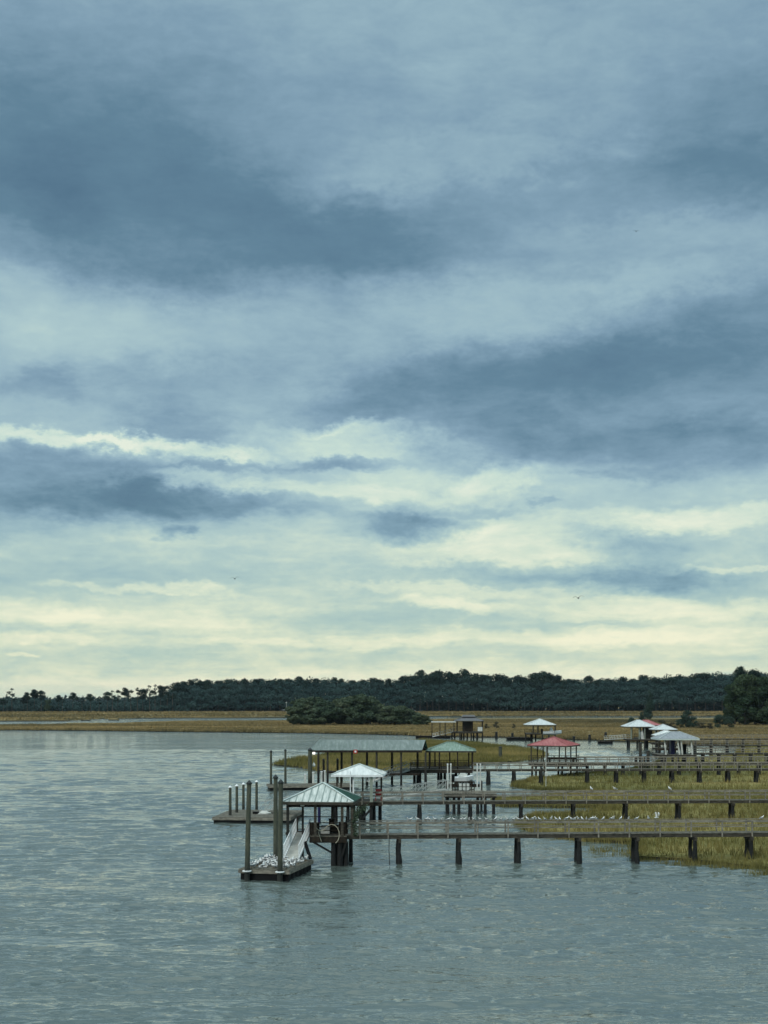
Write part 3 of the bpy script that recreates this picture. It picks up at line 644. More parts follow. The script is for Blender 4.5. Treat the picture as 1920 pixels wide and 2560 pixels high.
# ------------------------------------------------------------------ walkways
def walkway(label, x0, x1, Y0, Y1, piles, posts, width=1.25, zt=2.16, rail=True, planks=True, group='wooden walkways across the marsh', pr=.145, thick=.31, rz=3.07, midrails=(2.62,), farposts=True):
    """x0..x1 photo x of the ends; Y0, Y1 distance there of the near edge"""
    a = Vector((X(x0, Y0), Y0, 0)); b = Vector((X(x1, Y1), Y1, 0)); d = (b-a).normalized(); nrm = Vector((-d.y, d.x, 0))
    L_ = (b-a).length
    root = thing('walkway', label, 'walkway', tuple(a), group)
    def at(px):     # parameter along the walkway whose projection is px
        t = .5
        lo, hi = -.2, 1.2
        for _ in range(30):
            t = (lo+hi)/2; q = a.lerp(b, t)
            if q.x/q.y*F_PX+960 < px: lo = t
            else: hi = t
        return a.lerp(b, t)
    up = Vector((0, 0, 1))
    mb = MB()
    if planks:
        k = int(L_/.15)
        for i in range(k):
            q = a+d*(i*.15+.07); e = random.uniform(0, .04); zz = zt+random.uniform(-.008, .008)
            mb.beam(q-nrm*e+up*(zz-.025), q+nrm*(width+e*.5)+up*(zz-.025), .135, .05)
    else: mb.beam(a+nrm*width/2+up*(zt-.03), b+nrm*width/2+up*(zt-.03), width, .06)
    mb.build('deck', M['deckwood'], root)
    for off in (.05, width-.05):
        MB().beam(a+nrm*off+up*(zt-.06-(thick-.06)/2), b+nrm*off+up*(zt-.06-(thick-.06)/2), .06, thick-.06).build('stringer', M['wood'], root)
    if rail:
        for off in (0.0, width):
            o2 = off+(.07 if off == 0 else -.07)
            h = MB(); near = off == 0; h.beam(a+nrm*o2+up*(rz-.02), b+nrm*o2+up*(rz-.02), .14 if near else .09, .04)
            if near: h.beam(a+nrm*off+up*(rz-.10), b+nrm*off+up*(rz-.10), .04, .11)
            for mz in midrails: h.beam(a+nrm*off+up*mz, b+nrm*off+up*mz, .04, .08 if near else .05)
            h.build('handrail', M['railwood'], root)
        k = 0
        for px in posts:
            q = at(px)
            for off in ((-.065, width+.065) if farposts else (-.065,)):
                s = MB(); s.beam(q+nrm*off+up*(zt-.28), q+nrm*off+up*(rz-.045), .10, .09); s.build('rail_post', M['railwood'], root)
    for px in piles:
        q = at(px)
        MB().beam(q+nrm*(-.28)+up*(zt-thick-.12), q+nrm*(width+.28)+up*(zt-thick-.12), .16, .24).build('cross_beam', M['wood'], root)
        for off in (.12, width-.12):
            s = MB(); c = q+nrm*off; lean = random.uniform(-.03, .03); rr = pr*random.uniform(.92, 1.08)
            mid = c+up*random.uniform(.8, 1.25)+d*lean*2+nrm*random.uniform(-.04, .04)
            s.tube(c-up*1.0, c+up*.35, rr*1.28, rr*1.3, 10, jag=.06); s.tube(c+up*.35, mid, rr*1.3, rr*1.05, 10, jag=.06); s.tube(mid, c+up*(zt-thick), rr*1.0, rr*.95, 10)
            s.build('pile', M['pile'], root)
    return root
postsA = [970.5,1044.8,1120,1193.7,1270,1344.5,1422,1496,1573,1650,1727.5,1805,1880,1957]
walkway('front wooden walkway lined with gulls, nearest to the viewer', 868, 2300, 96.6, 99.0, [999,1149,1297,1449,1594,1738,1879,2020], [900]+postsA, midrails=(2.62,))
walkway('second wooden walkway, leading to the small bright white pavilion', 862, 2300, 128.0, 131.0, [1050,1177,1305,1436,1567,1700,1834,1970], [905+51*i for i in range(21)], midrails=(2.65,))
walkway('third walkway, ending at the green hipped pavilion', 1183, 2300, 187.0, 190.0, [1222,1286,1354,1470,1543,1612,1682,1752,1823,1895], [1183+30*i for i in range(27)], planks=False, pr=.2, midrails=(2.65,))
walkway('fourth walkway, ending at the faded red pavilion', 1440, 2200, 206.0, 209.0, [1470,1515,1560,1605,1650,1700,1750,1800,1850,1900], [1466+28.5*i for i in range(17)], planks=False, midrails=(2.65,))
walkway('walkway running right from the grey-roofed pavilion', 1730, 2150, 243.0, 246.0, [1760,1800,1840,1880,1920], [1740+24*i for i in range(9)], planks=False)
walkway('walkway over golden marsh just above the grey pavilion one', 1690, 2150, 286.0, 289.0, [1740,1780,1820,1860,1900], [1700+20*i for i in range(12)], planks=False)
walkway('farthest walkway, running right below the right-hand trees', 1640, 2150, 332.0, 336.0, [1700,1740,1780,1820,1860,1900], [1650+18*i for i in range(16)], planks=False)

# ------------------------------------------------------------------ pavilions
def frame(px, Y, rot):
    o = Vector((X(px, Y, 4.8), Y, 0)); u = Vector((math.cos(rot), -math.sin(rot), 0)); v = Vector((math.sin(rot), math.cos(rot), 0))
    return o, u, v
def hip_roof(root, o, u, v, wd, dp, ze, za, ridge=0.0, mats=None, ribmat=None, ribs=.38, trim=None, over=0.0, thick=.16, rw=.035, vents=False):
    """hip roof from eave corner o; mats = front, right, back, left"""
    A, B, C, D = o, o+u*wd, o+u*wd+v*dp, o+v*dp
    e = Vector((0, 0, ze)); c = o+u*wd/2+v*dp/2+Vector((0, 0, za)); r0, r1 = c-u*ridge/2, c+u*ridge/2
    A, B, C, D = A+e, B+e, C+e, D+e; dn = Vector((0, 0, -.03))
    mb = MB(); uniq = []
    def mi(m):
        if m not in uniq: uniq.append(m)
        return uniq.index(m)
    mats = [M[m] for m in mats]
    faces = [(A, B, r1, r0), (B, C, r1, r1), (C, D, r0, r1), (D, A, r0, r0)]
    for (p, q, s, t), m in zip(faces, mats):
        k = mi(m)
        if (s-t).length < 1e-4: mb.add([p, q, s, p+dn, q+dn, s+dn], [(0,1,2), (5,4,3), (0,3,4,1)], k)
        else: mb.add([p, q, s, t, p+dn, q+dn, s+dn, t+dn], [(0,1,2,3), (7,6,5,4), (0,4,5,1)], k)
        if ribs:
            Lq = (q-p).length; d = (q-p).normalized(); n = int(Lq/ribs)
            for i in range(1, n):
                x = i*Lq/n; f0 = (t-p).dot(d); f1 = (s-p).dot(d)
                hgt = 1.0
                if x < f0: hgt = x/f0
                elif x > f1: hgt = (Lq-x)/(Lq-f1)
                base = p+d*x; up_ = ((t-p)-d*f0)*hgt
                if up_.length > .15: mb.beam(base+Vector((0,0,.012)), base+up_+Vector((0,0,.012)), rw, .045, mi(M[ribmat]) if ribmat and k == 0 else k)
    rf = mb.build('roof', uniq, root)
    fa = MB(); dz = Vector((0, 0, -thick/2-.032))
    for p, q in ((A, B), (B, C), (C, D), (D, A)): fa.beam(p+dz, q+dz, .05, thick)
    fa.build('fascia', M['wood'] if not trim else M[trim], root)
    rt_ = MB()
    for p, q in ((A, r0), (B, r1), (C, r1), (D, r0)): rt_.beam(p+Vector((0,0,.045)), q+Vector((0,0,.055)), .13, .05)
    if ridge: rt_.beam(r0+Vector((0,0,.05)), r1+Vector((0,0,.05)), .2, .06)
    if trim is not None or mats[0] is M['roof_skylit']: rt_.build('ridge_cap', M['trim'], root)
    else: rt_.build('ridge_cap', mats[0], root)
def post(root, x, y, z0, z1, w=.16, mat='wood', name='post', rnd=False):
    mb = MB()
    if rnd: mb.tube((x, y, z0), (x, y, z1), w/2*1.1, w/2*.9, 10, jag=.04)
    else: mb.box(x-w/2, x+w/2, y-w/2, y+w/2, z0, z1)
    return mb.build(name, M[mat], root)
def platform(root, x0, x1, y0, y1, zt=2.16, thick=.3, mat='deckwood', skirt='darkwood'):
    MB().box(x0, x1, y0, y1, zt-.07, zt).build('deck', M[mat], root)
    s = MB()
    for a, b, c, d in ((x0+.02, x1-.02, y0+.02, y0+.08), (x0+.02, x1-.02, y1-.08, y1-.02), (x0+.02, x0+.08, y0+.09, y1-.09), (x1-.08, x1-.02, y0+.09, y1-.09)):
        s.box(a, b, c, d, zt-.07-thick, zt-.072)
    s.build('skirt_board', M[skirt], root)
def railing(root, x0, x1, y, zt, h=.95, bal=0.0, mat='darkwood', rails=3):
    r = MB()
    for i in range(rails):
        z = zt+h-(h-.15)*i/max(1, rails-1); r.box(x0, x1, y-.03, y+.03, z-.06, z)
    n = max(2, int((x1-x0)/1.8)+1)
    for i in range(n):
        x = x0+(x1-x0)*i/(n-1); r.box(x-.05, x+.05, y+.031, y+.11, zt-.2, zt+h)
    if bal:
        x = x0+bal
        while x < x1: r.box(x-.02, x+.02, y-.055, y-.031, zt+.1, zt+h-.02); x += bal
    r.build('railing', M[mat], root)

# G1: the nearest pavilion
Yg = 95.2; o, u, v = frame(707, Yg, R(6)); ze = Z(2003.5, Yg)
wd = (X(884, Yg, ze)-X(707, Yg, ze))/math.cos(R(6)); dp = 4.6
g1 = thing('pavilion', 'nearest pavilion with green metal hip roof, front face painted sky-lit, at the front walkway end', 'pavilion', (o.x, o.y, 0))
za = Z(1957, Yg+2.3)
hip_roof(g1, o, u, v, wd, dp, ze, za, .0, ('roof_skylit', 'roof_green', 'roof_green', 'roof_green'), ribmat='rib', ribs=.42, thick=.2, rw=.07)  # front slope coloured as if lit by the sky, other slopes plain green
for fu, fv in ((.30,.3),(2.25,.3),(4.15,.3),(4.85,.3),(.72,4.2),(2.9,4.2),(4.3,4.2),(4.75,2.2),(1.05,2.2)):
    q = o+u*fu+v*fv; post(g1, q.x, q.y, -.9 if fu < 1.5 else 2.161, ze-.19, .19 if fv < 1 else .15, 'pile' if fu < 1.5 else 'wood')
xg = lambda p: X(p, 96, 2)
platform(g1, xg(773), xg(867), 95.9, 99.9, 2.16, .42)
bx = MB(); bx.box(xg(708), xg(773)-.01, 98.2, 99.9, 2.02, 2.15); bx.build('side_deck', M['darkwood'], g1)
railing(g1, xg(778), xg(862), 95.95, 2.16, .95, 0, 'darkwood', 4)
railing(g1, xg(735), xg(862), 99.7, 2.16, 1.05, 0, 'darkwood', 2)
bm_ = MB(); bm_.box(o.x+.4, o.x+4.9, Yg+.22, Yg+.34, ze-.42, ze-.2); bm_.build('header_beam', M['darkwood'], g1)
for px, Yp, wv in ((834,96.3,.36),(842,96.6,.34),(850,96.2,.36),(858,96.8,.34),(865,96.4,.34),(877,98.8,.28),(838,98.6,.34),(862,98.9,.34)):
    post(g1, X(px, Yp, 1), Yp, -1, 1.72, wv*1.1, 'pile', 'pile', True)
sh = MB(); sh.box(xg(800), xg(822), 97.2, 98.0, 2.161, 2.75); sh.build('storage_bench', M['offwhite'], g1)
sh = MB(); sh.box(xg(845), xg(868), 97.4, 98.2, 2.161, 2.95); sh.build('locker', M['darkwood'], g1)
for px_, yy_, hh_ in ((781,97.0,1.0),(791,98.6,.8),(829,98.8,1.15),(839,97.9,.7)):
    x_ = X(px_, yy_); MB().box(x_-.2, x_+.2, yy_-.15, yy_+.2, 2.161, 2.16+hh_*.8).box(x_-.23, x_+.23, yy_-.18, yy_+.23, 2.161+hh_*.8, 2.2+hh_*.8).build('crate', M['darkwood'], g1)
MB().beam((xg(775), 95.98, 1.85), (xg(832), 96.2, .9), .1, .14).beam((xg(866), 96.0, 1.8), (xg(855), 96.1, .7), .1, .14).build('knee_brace', M['pile'], g1)
# lamp under the eave, hanging vine-like net of ivy on the right post
ln_ = MB(); q = o+u*1.35+v*.3; ln_.tube((q.x, q.y-.1, ze-.2), (q.x, q.y-.1, ze-.27), .05, .16, 10); ln_.tube((q.x, q.y-.1, ze-.27), (q.x, q.y-.1, ze-.34), .16, .12, 10)
lo_ = ln_.build('hanging_lamp', M['offwhite'], None, False, (q.x, q.y-.1, ze-.3)); tag(lo_, 'small white lamp shade hanging under the nearest pavilion eave', 'lamp')
# climbing plant at the right corner
q = o+u*5.0+v*.3; pl = thing('climbing_plant', 'green climbing plant hanging at the right corner of the nearest pavilion', 'plant', (q.x, q.y, 2.2))
cc = [(random.gauss(.35, .28), random.gauss(0, .1), 1.9+random.gauss(0, .25)) for _ in range(5)]+[(random.gauss(.08, .1), random.gauss(-.1, .05), .2+i*.28) for i in range(6)]
vv, tt = leaf_cloud(cc, [.3]*5+[.2]*6, [60]*11, .12, 1); tri_mesh('leaves', vv, tt, M['copse'], pl)
MB().tube((q.x, q.y-.1, 2.2), (q.x+.2, q.y-.1, 4.3), .02, .015, 5).build('stem', M['bark'], pl)
# rope loops on the platform front
rp = MB(); pts = [P(a, b, 95.6) for a, b in ((787,2050),(789,2066),(794,2074),(801,2077),(809,2075),(815,2069),(820,2064),(828,2061),(837,2063),(844,2070),(848,2080),(848,2092),(845,2101),(839,2108))]
rp.path(pts, .032); rp.path([P(795,2078,95.6), P(803.5,2104,95.6)], .025)
tag(rp.build('rope', M['rope'], None, False, tuple(pts[0])), 'pale looping rope hanging on the front of the nearest platform', 'rope')

hl = MB().path([P(973,2098,96.4), P(972.5,2125,96.4), P(974,2163,96.4)], .03); tag(hl.build('mooring_line', M['pile'], None, False, tuple(P(973,2098,96.4))), 'thin dark line hanging from the front walkway into the water', 'line')
# G2: white pavilion on the second walkway
Y2 = 127.5; ze = Z(1937, Y2); o, u, v = frame(828, Y2, R(4)); wd = X(958, Y2, ze)-X(828, Y2, ze); za = Z(1910.5, Y2+2.4)
g2 = thing('pavilion', 'small pavilion with bright white hip roof on the second walkway', 'pavilion', (o.x, o.y, 0))
hip_roof(g2, o, u, v, wd, 4.8, ze, za, 0, ('roof_white',)*4, ribs=.45, trim='white', thick=.16)
for fu, fv, mt, wv in ((2.05,.35,'white',.13),(3.75,.3,'lightpost',.26),(.5,4.3,'wood',.18),(4.4,4.3,'wood',.18),(.5,.4,'wood',.16),(2.6,4.3,'wood',.16)):
    q = o+u*fu+v*fv; post(g2, q.x, q.y, 2.161, ze-.17, wv, mt)
x2 = lambda p: X(p, 128, 2)
platform(g2, x2(826), x2(956), 128.1, 132.2, 2.155, .35)
railing(g2, x2(830), x2(926), 132.1, 2.155, .95, 0, 'wood', 3)
for px, Yp in ((832,128.6),(870,128.6),(902,128.5),(910,129.2),(928,128.4),(935,129.0),(950,131),(880,131.5),(840,131.5)):
    post(g2, X(px, Yp, 1), Yp, -1, 1.75, .36, 'pile', 'pile', True)
MB().beam((x2(903), 128.4, .4), (x2(927), 128.4, 1.4), .12, .2).beam((x2(880), 128.4, 1.4), (x2(903), 128.4, .4), .12, .2).build('cross_brace', M['pile'], g2)
fp_ = thing('flagpole', 'slim white pole in front of the bright white pavilion', 'pole', (X(876, 126.6), 126.6, 1.2))
MB().tube((X(876,126.6), 126.6, Z(1992,126.6)), (X(876,126.6), 126.6, Z(1928,126.6)), .05, .04, 8).build('pole', M['white'], fp_)
MB().beam((X(876,126.6), 126.6, 1.95), (X(876,126.6), 128.2, 1.95), .08, .08).build('bracket', M['white'], fp_)
nw = thing('piling', 'navy wrapped piling seen between the posts of the nearest pavilion', 'piling', (X(798,130), 130, 0))
MB().tube((X(798,130),130,-1), (X(798,130),130,Z(2018,130)), .16, .15, 10).build('pole', M['navy'], nw)
MB().tube((X(798,130),130,Z(2018,130)), (X(798,130),130,Z(2016,130)), .16, .05, 10).build('cap', M['capdark'], nw)
# red chair on the platform
def chair(px, Y, label, mat):
    x = X(px, Y); c = thing('deck_chair', label, 'chair', (x, Y, 2.156)); z = 2.156
    MB().box(x-.28, x+.28, Y-.3, Y+.25, z+.38, z+.43).build('seat', M[mat], c)
    MB().hexa([(x-.28,Y+.22,z+.4),(x+.28,Y+.22,z+.4),(x+.28,Y+.28,z+.4),(x-.28,Y+.28,z+.4),(x-.28,Y+.42,z+1.05),(x+.28,Y+.42,z+1.05),(x+.28,Y+.48,z+1.05),(x-.28,Y+.48,z+1.05)]).build('backrest', M[mat], c)
    for sx in (-.26, .26):
        for sy in (-.27, .2): MB().box(x+sx-.03, x+sx+.03, Y+sy-.03, Y+sy+.03, z, z+.378).build('leg', M[mat], c)
        MB().box(x+sx-.05, x+sx+.05, Y-.32, Y+.21, z+.6, z+.64).build('armrest', M[mat], c)
chair(946, 129.6, 'dull red deck chair at the right end of the white pavilion', 'redpaint')

# boathouse G3: long gable roof on piles
Y3 = 183.0; ze = Z(1875, Y3); xl, xr = X(775, Y3, ze), X(1055, Y3, ze); dp3 = 7.0; rise = Z(1850, Y3+dp3/2)
g3 = thing('boathouse', 'long open boathouse with pale green gable roof on tall piles', 'boathouse', (xl, Y3, 0))
mb = MB(); a = Vector((xl, Y3, ze)); b = Vector((xr, Y3, ze)); sk = Vector((.35, 0, 0)); r0 = Vector((xl+1.15, Y3+dp3/2, rise)); r1 = Vector((xr+.55, Y3+dp3/2, rise)); c = b+Vector((1.0, dp3, 0)); d = a+Vector((.9, dp3, 0)); dn = Vector((0,0,-.05))
mb.add([a, b, r1, r0, a+dn, b+dn, r1+dn, r0+dn], [(0,1,2,3),(7,6,5,4),(0,4,5,1),(0,3,7,4),(1,5,6,2)], 0)
mb.add([c, d, r0, r1, c+dn, d+dn, r0+dn, r1+dn], [(0,1,2,3),(7,6,5,4),(0,4,5,1),(0,3,7,4),(1,5,6,2)], 1)
n = 64
for i in range(n+1):
    p = a.lerp(b, i/n); q = r0.lerp(r1, i/n); mb.beam(p+Vector((0,0,.015)), q+Vector((0,0,.015)), .05, .07, 0)
mb.build('roof', [M['roof_long'], M['roof_green']], g3)  # front slope pale green, back slope darker green
gb = MB(); gb.add([b+Vector((-.3,.1,-.06)), c+Vector((-.3,-.1,-.06)), r1+Vector((-.35,0,-.12)), b+Vector((-.35,.1,-.06)), c+Vector((-.35,-.1,-.06)), r1+Vector((-.4,0,-.12))], [(0,1,2),(5,4,3),(0,3,4,1),(1,4,5,2),(2,5,3,0)])
gb.add([a+Vector((.3,.1,-.06)), d+Vector((.3,-.1,-.06)), r0+Vector((.35,0,-.12)), a+Vector((.35,.1,-.06)), d+Vector((.35,-.1,-.06)), r0+Vector((.4,0,-.12))], [(0,1,2),(5,4,3),(0,3,4,1),(1,4,5,2),(2,5,3,0)])
gb.build('gable', M['darkwood'], g3)
fa = MB(); fa.beam(a+Vector((0,0,-.2)), b+Vector((0,0,-.2)), .1, .28); fa.beam(d+Vector((0,0,-.2)), c+Vector((0,0,-.2)), .1, .28); fa.build('eave_beam', M['darkwood'], g3)
for i, px in enumerate((819,880,941.6,1003,1064)): post(g3, X(px, Y3+.4, 2), Y3+.4, -1, ze-.34, .30, 'pile', 'pile', True)
for i, px in enumerate((796,854,917.5,980,1044)): post(g3, X(px, Y3+6.6, 2), Y3+6.6, -1, ze-.34, .34, 'pile', 'pile', True)
MB().box(xl+2, xr-.4, Y3+5.4, Y3+7.6, 1.5, 1.75).build('catwalk', M['darkwood'], g3)
MB().box(xl+8, xr-.3, Y3+.75, Y3+1.9, 1.5, 1.75).build('catwalk', M['darkwood'], g3)
for i, (px, t_, b_, Yp) in enumerate(((809,1896,1960,190.5),(844,1895,1960,190.5))):
    q = thing('piling', ['short dark piling inside the long boathouse, left one of two', 'short dark piling inside the long boathouse, right one of two'][i], 'piling', (X(px,Yp),Yp,0))
    MB().tube((X(px,Yp),Yp,-1), (X(px,Yp),Yp,Z(t_+4,Yp)), .17, .15, 8).build('pole', M['pile'], q)
    MB().tube((X(px,Yp),Yp,Z(t_+4,Yp)), (X(px,Yp),Yp,Z(t_,Yp)), .2, .02, 8).build('cap', M['capdark'], q)
# lamp, buoy and sign at the boathouse
me_, te_, pe_ = base_mat('lit lamp'); pe_.inputs['Emission Color'].default_value = (1, .93, .82, 1); pe_.inputs['Emission Strength'].default_value = 1.6; M['lit'] = me_
lp = thing('floodlight', 'lit white floodlight under the left end of the long boathouse roof', 'lamp', tuple(P(784.5,1883,182.7)))
c = P(784.5,1883,182.7); MB().box(c.x-.2, c.x+.2, c.y, c.y+.14, c.z-.17, c.z+.17).build('housing', M['offwhite'], lp); MB().box(c.x-.17, c.x+.17, c.y-.02, c.y-.001, c.z-.14, c.z+.14).build('lens', M['lit'], lp)
MB().beam(c+Vector((0,.07,.17)), c+Vector((0,.07,.55)), .05, .05).build('bracket', M['black'], lp)
def bulb(px, py, Y, label, mat, r=.22):
    c = P(px, py, Y); t_ = thing('fender_buoy', label, 'buoy', tuple(c)); mb = MB(); prof_ = [(.02, 1.9), (.25, 1.5), (.7, .8), (1, 0), (.85, -.6), (.4, -.95), (.05, -1.02)]
    for (ra, za_), (rb, zb) in zip(prof_, prof_[1:]): mb.tube(c+Vector((0,0,za_*r)), c+Vector((0,0,zb*r)), ra*r, rb*r, 10)
    mb.build('float_body', M[mat], t_); MB().tube(c+Vector((0,0,1.9*r)), c+Vector((0,0,1.9*r+.7)), .02, .02, 5).build('line', M['rope'], t_)
bulb(784.5, 1913, 182.6, 'white teardrop buoy hanging beside the thick boathouse piling', 'offwhite', .24)
sg = thing('sign', 'small red-rimmed white sign on the eave of the long boathouse', 'sign', tuple(P(888.6,1879,182.7))); c = P(888.6,1879,182.7)
MB().box(c.x-.26, c.x+.26, c.y, c.y+.05, c.z-.26, c.z+.26).build('rim', M['redpaint'], sg); MB().box(c.x-.13, c.x+.13, c.y-.02, c.y-.001, c.z-.13, c.z+.13).build('face', M['white'], sg)

# G4: mossy green hip pavilion with its platform
Y4 = 187.5; ze = Z(1877, Y4); o, u, v = frame(1064, Y4, R(3)); wd = X(1190, Y4, ze)-X(1064, Y4, ze)
g4 = thing('pavilion', 'hip roofed pavilion in mossy green right of the long boathouse', 'pavilion', (o.x, o.y, 0))
hip_roof(g4, o, u, v, wd, 6.4, ze, Z(1855, Y4+3.2), .9, ('roof_moss',)*4, ribs=.5, thick=.2)
for fu, fv in ((.5,.4),(1.9,.4),(4.4,.4),(6.4,.4),(.5,6),(1.2,6),(3.3,6),(6.0,6),(6.5,3)): 
    q = o+u*fu+v*fv; post(g4, q.x, q.y, 2.161, ze-.2, .17, 'darkwood')
x4 = lambda p: X(p, 187, 2)
platform(g4, x4(1025), x4(1182), 187.0, 194.2, 2.155, .45, 'deckwood', 'darkwood')
railing(g4, x4(1026), x4(1182), 187.05, 2.155, .95, .16, 'darkwood', 4); railing(g4, x4(1030), x4(1180), 194.1, 2.155, .95, .22, 'darkwood', 3)
for px in (1036,1044,1050,1064,1096,1103,1112,1140,1150,1158,1172):
    Yp = 187.3+random.choice((0, 1.5, 4.5, 6)); post(g4, X(px, Yp, 1), Yp, -1, 1.7, .4, 'pile', 'pile', True)

# G5: red pavilion (turned)
Y5 = 203.0; rt5 = R(25); ze = Z(1864.5, Y5); o, u, v = frame(1318, Y5+2.4, rt5)
g5 = thing('pavilion', 'pavilion with faded red metal roof at the fourth walkway', 'pavilion', (o.x, o.y, 0))
hip_roof(g5, o, u, v, 6.4, 6.2, ze, Z(1842, Y5+3.5), 0, ('roof_red',)*4, ribs=.45, thick=.16, trim=None)
for fu, fv in ((.5,.4),(3.0,.4),(5.9,.4),(.6,3),(.6,5.8),(3.2,5.8),(5.9,3),(5.9,5.8)):
    q = o+u*fu+v*fv; post(g5, q.x, q.y, 2.161, ze-.16, .24 if (fu, fv) == (3.0, .4) else .17, 'wood')
x5 = lambda p: X(p, 205, 2)
platform(g5, x5(1330), x5(1462), 203.6, 210.5, 2.155, .4)
railing(g5, x5(1332), x5(1460), 203.65, 2.155, .95, .5, 'wood', 3); railing(g5, x5(1332), x5(1460), 210.4, 2.155, .95, .5, 'darkwood', 2)
for px in (1335,1345,1352,1372,1408,1418,1440,1456): post(g5, X(px, 204.3, 1), 204.0+random.choice((0,3,6)), -1, 1.7, .32, 'pile', 'pile', True)
MB().box(x5(1372), x5(1440), 205.2, 206.6, 2.7, 3.0).build('table_top', M['darkwood'], g5)
for px in (1376, 1436): MB().box(x5(px)-.08, x5(px)+.08, 205.4, 206.3, 2.161, 2.699).build('table_leg', M['darkwood'], g5)
lp2 = thing('lamp_pole', 'slim white pole rising from the marsh in front of the red pavilion', 'pole', (X(1365,180), 180, .2))
MB().tube((X(1365,180),180,0), (X(1365,180),180,Z(1866,180)), .045, .035, 8).build('pole', M['offwhite'], lp2); MB().box(X(1365,180)-.18, X(1365,180)+.18, 179.8, 179.94, Z(1940,180), Z(1930,180)).build('meter_box', M['offwhite'], lp2)
p9 = thing('piling', 'dark post in the grass left of the slim white pole', 'piling', (X(1354,183),183,0)); MB().tube((X(1354,183),183,-.5), (X(1354,183),183,Z(1920,183)), .18, .16, 8).build('pole', M['pile'], p9); MB().tube((X(1354,183),183,Z(1920,183)), (X(1354,183),183,Z(1917,183)), .2, .05, 8).build('cap', M['capdark'], p9)

# far pavilions
def far_pav(label, xl, xr, yeave, yapex, Y, roofs, dp, rot=0, ridge=0, posts=(), postmat='wood', deck=None, pilesx=(), trim=None, pw=.2):
    ze = Z(yeave, Y); o, u, v = frame(xl, Y, rot); wd = (X(xr, Y, ze)-X(xl, Y, ze))/math.cos(rot)
    g = thing('pavilion', label, 'pavilion', (o.x, o.y, 0))
    hip_roof(g, o, u, v, wd, dp, ze, Z(yapex, Y+dp/2), ridge, roofs, ribs=0, thick=.2, trim=trim)
    for px in posts:
        post(g, X(px, Y+.5, 3), Y+.5, 2.16, ze-.2, pw, postmat); post(g, X(px, Y+dp-.5, 3)+.2, Y+dp-.5, 2.16, ze-.2, pw, postmat)
    if deck:
        platform(g, X(deck[0], Y), X(deck[1], Y), Y+.1, Y+dp, 2.155, .35)
        railing(g, X(deck[0], Y), X(deck[1], Y), Y+dp-.1, 2.155, .95, 0, 'darkwood', 3)
    for px in pilesx: post(g, X(px, Y+.4, 1), Y+.4+random.choice((0, dp*.4, dp*.8)), -1, 1.75, .45, 'pile', 'pile', True)
    return g
g6 = far_pav('lone white hip roofed pavilion sheltering a white boat, far off', 1315, 1391, 1812, 1796.5, 385, ('roof_white2',)*4, 7.5, 0, 0, (1332,1344,1387), 'wood', (1318,1352), (1320,1330,1336,1345,1356,1372,1388))
g7 = far_pav('brown shingled two-storey pavilion with a side canopy, far off', 1138, 1210, 1802, 1790, 400, ('roof_brown',)*4, 9, 0, 1.5, (1142,1160,1180,1205), 'darkwood', (1130,1208), (1133,1140,1150,1156,1163,1170,1178,1186,1192,1198,1206))
xx = lambda p: X(p, 402, 3)
MB().box(xx(1158), xx(1180), 402, 406, 2.2, Z(1803, 402)).build('room_wall', M['darkwood'], g7)
cu = MB(); cu.hexa([(xx(1155),402.5,Z(1792,402)),(xx(1190),402.5,Z(1792,402)),(xx(1190),406,Z(1792,402)),(xx(1155),406,Z(1792,402)),(xx(1160),403,Z(1787.5,402)),(xx(1186),403,Z(1787.5,402)),(xx(1186),405.5,Z(1787.5,402)),(xx(1160),405.5,Z(1787.5,402))]); cu.build('cupola', M['roof_brown'], g7)
MB().box(X(1079,399,5), X(1140,399,5), 399, 403.5, Z(1806.2,399), Z(1804,399)).build('canopy', M['offwhite'], g7)
for px in (1080,1100,1113,1135): post(g7, X(px,399.3,3), 399.3, .5, Z(1806.4,399), .25, 'darkwood')
MB().box(X(1195,400), X(1206,400), 400.2, 402, 2.4, 3.6).build('white_box', M['offwhite'], g7)
g8 = far_pav('biggest white hip roofed pavilion of the cluster, leftmost', 1565, 1641, 1816.5, 1799.5, 328, ('roof_white2',)*4, 7.5, 0, .6, (1578,1598,1612,1638), 'lightpost', (1572,1640), (1573,1580,1604,1612,1628,1640))
x8 = lambda p: X(p, 330, 3)
MB().box(x8(1612), x8(1632), 330.5, 333, 2.2, 4.9).build('back_wall', M['darkwood'], g8); MB().hexa([(x8(1602),329,1.7),(x8(1609),329,1.7),(x8(1609),329.4,1.7),(x8(1602),329.4,1.7),(x8(1598),329,3.6),(x8(1605),329,4.4),(x8(1605),329.4,4.4),(x8(1598),329.4,3.6)]).build('white_panel', M['offwhite'], g8)
g9 = far_pav('red roofed pavilion showing behind the biggest white one', 1590, 1654, 1813, 1799.5, 338, ('roof_red',)*4, 8, 0, 1.0, (1600,1648), 'wood', (1600,1650), (1605,1625,1645))
g10 = far_pav('small white hip roof above and behind another white roof', 1635, 1694, 1824, 1810.5, 300, ('roof_white2',)*4, 6, 0, 0, (1640,1662,1688), 'darkwood', (1640,1690), (1642,1655,1672,1688))
g11 = far_pav('small bright white hip roof half hidden by the grey roof', 1641, 1700, 1839, 1826, 268, ('roof_white',)*4, 5, 0, .5, (1646,1668,1696), 'wood', (1644,1698), (1648,1664,1690))
g12 = far_pav('grey shingled pavilion on white posts in the cluster', 1647, 1749, 1847, 1829, 236, ('roof_grey',)*4, 7, 0, 1.5, (), 'white', (1650,1742), (1654,1664,1676,1690,1704,1716,1730,1740), trim='trim')
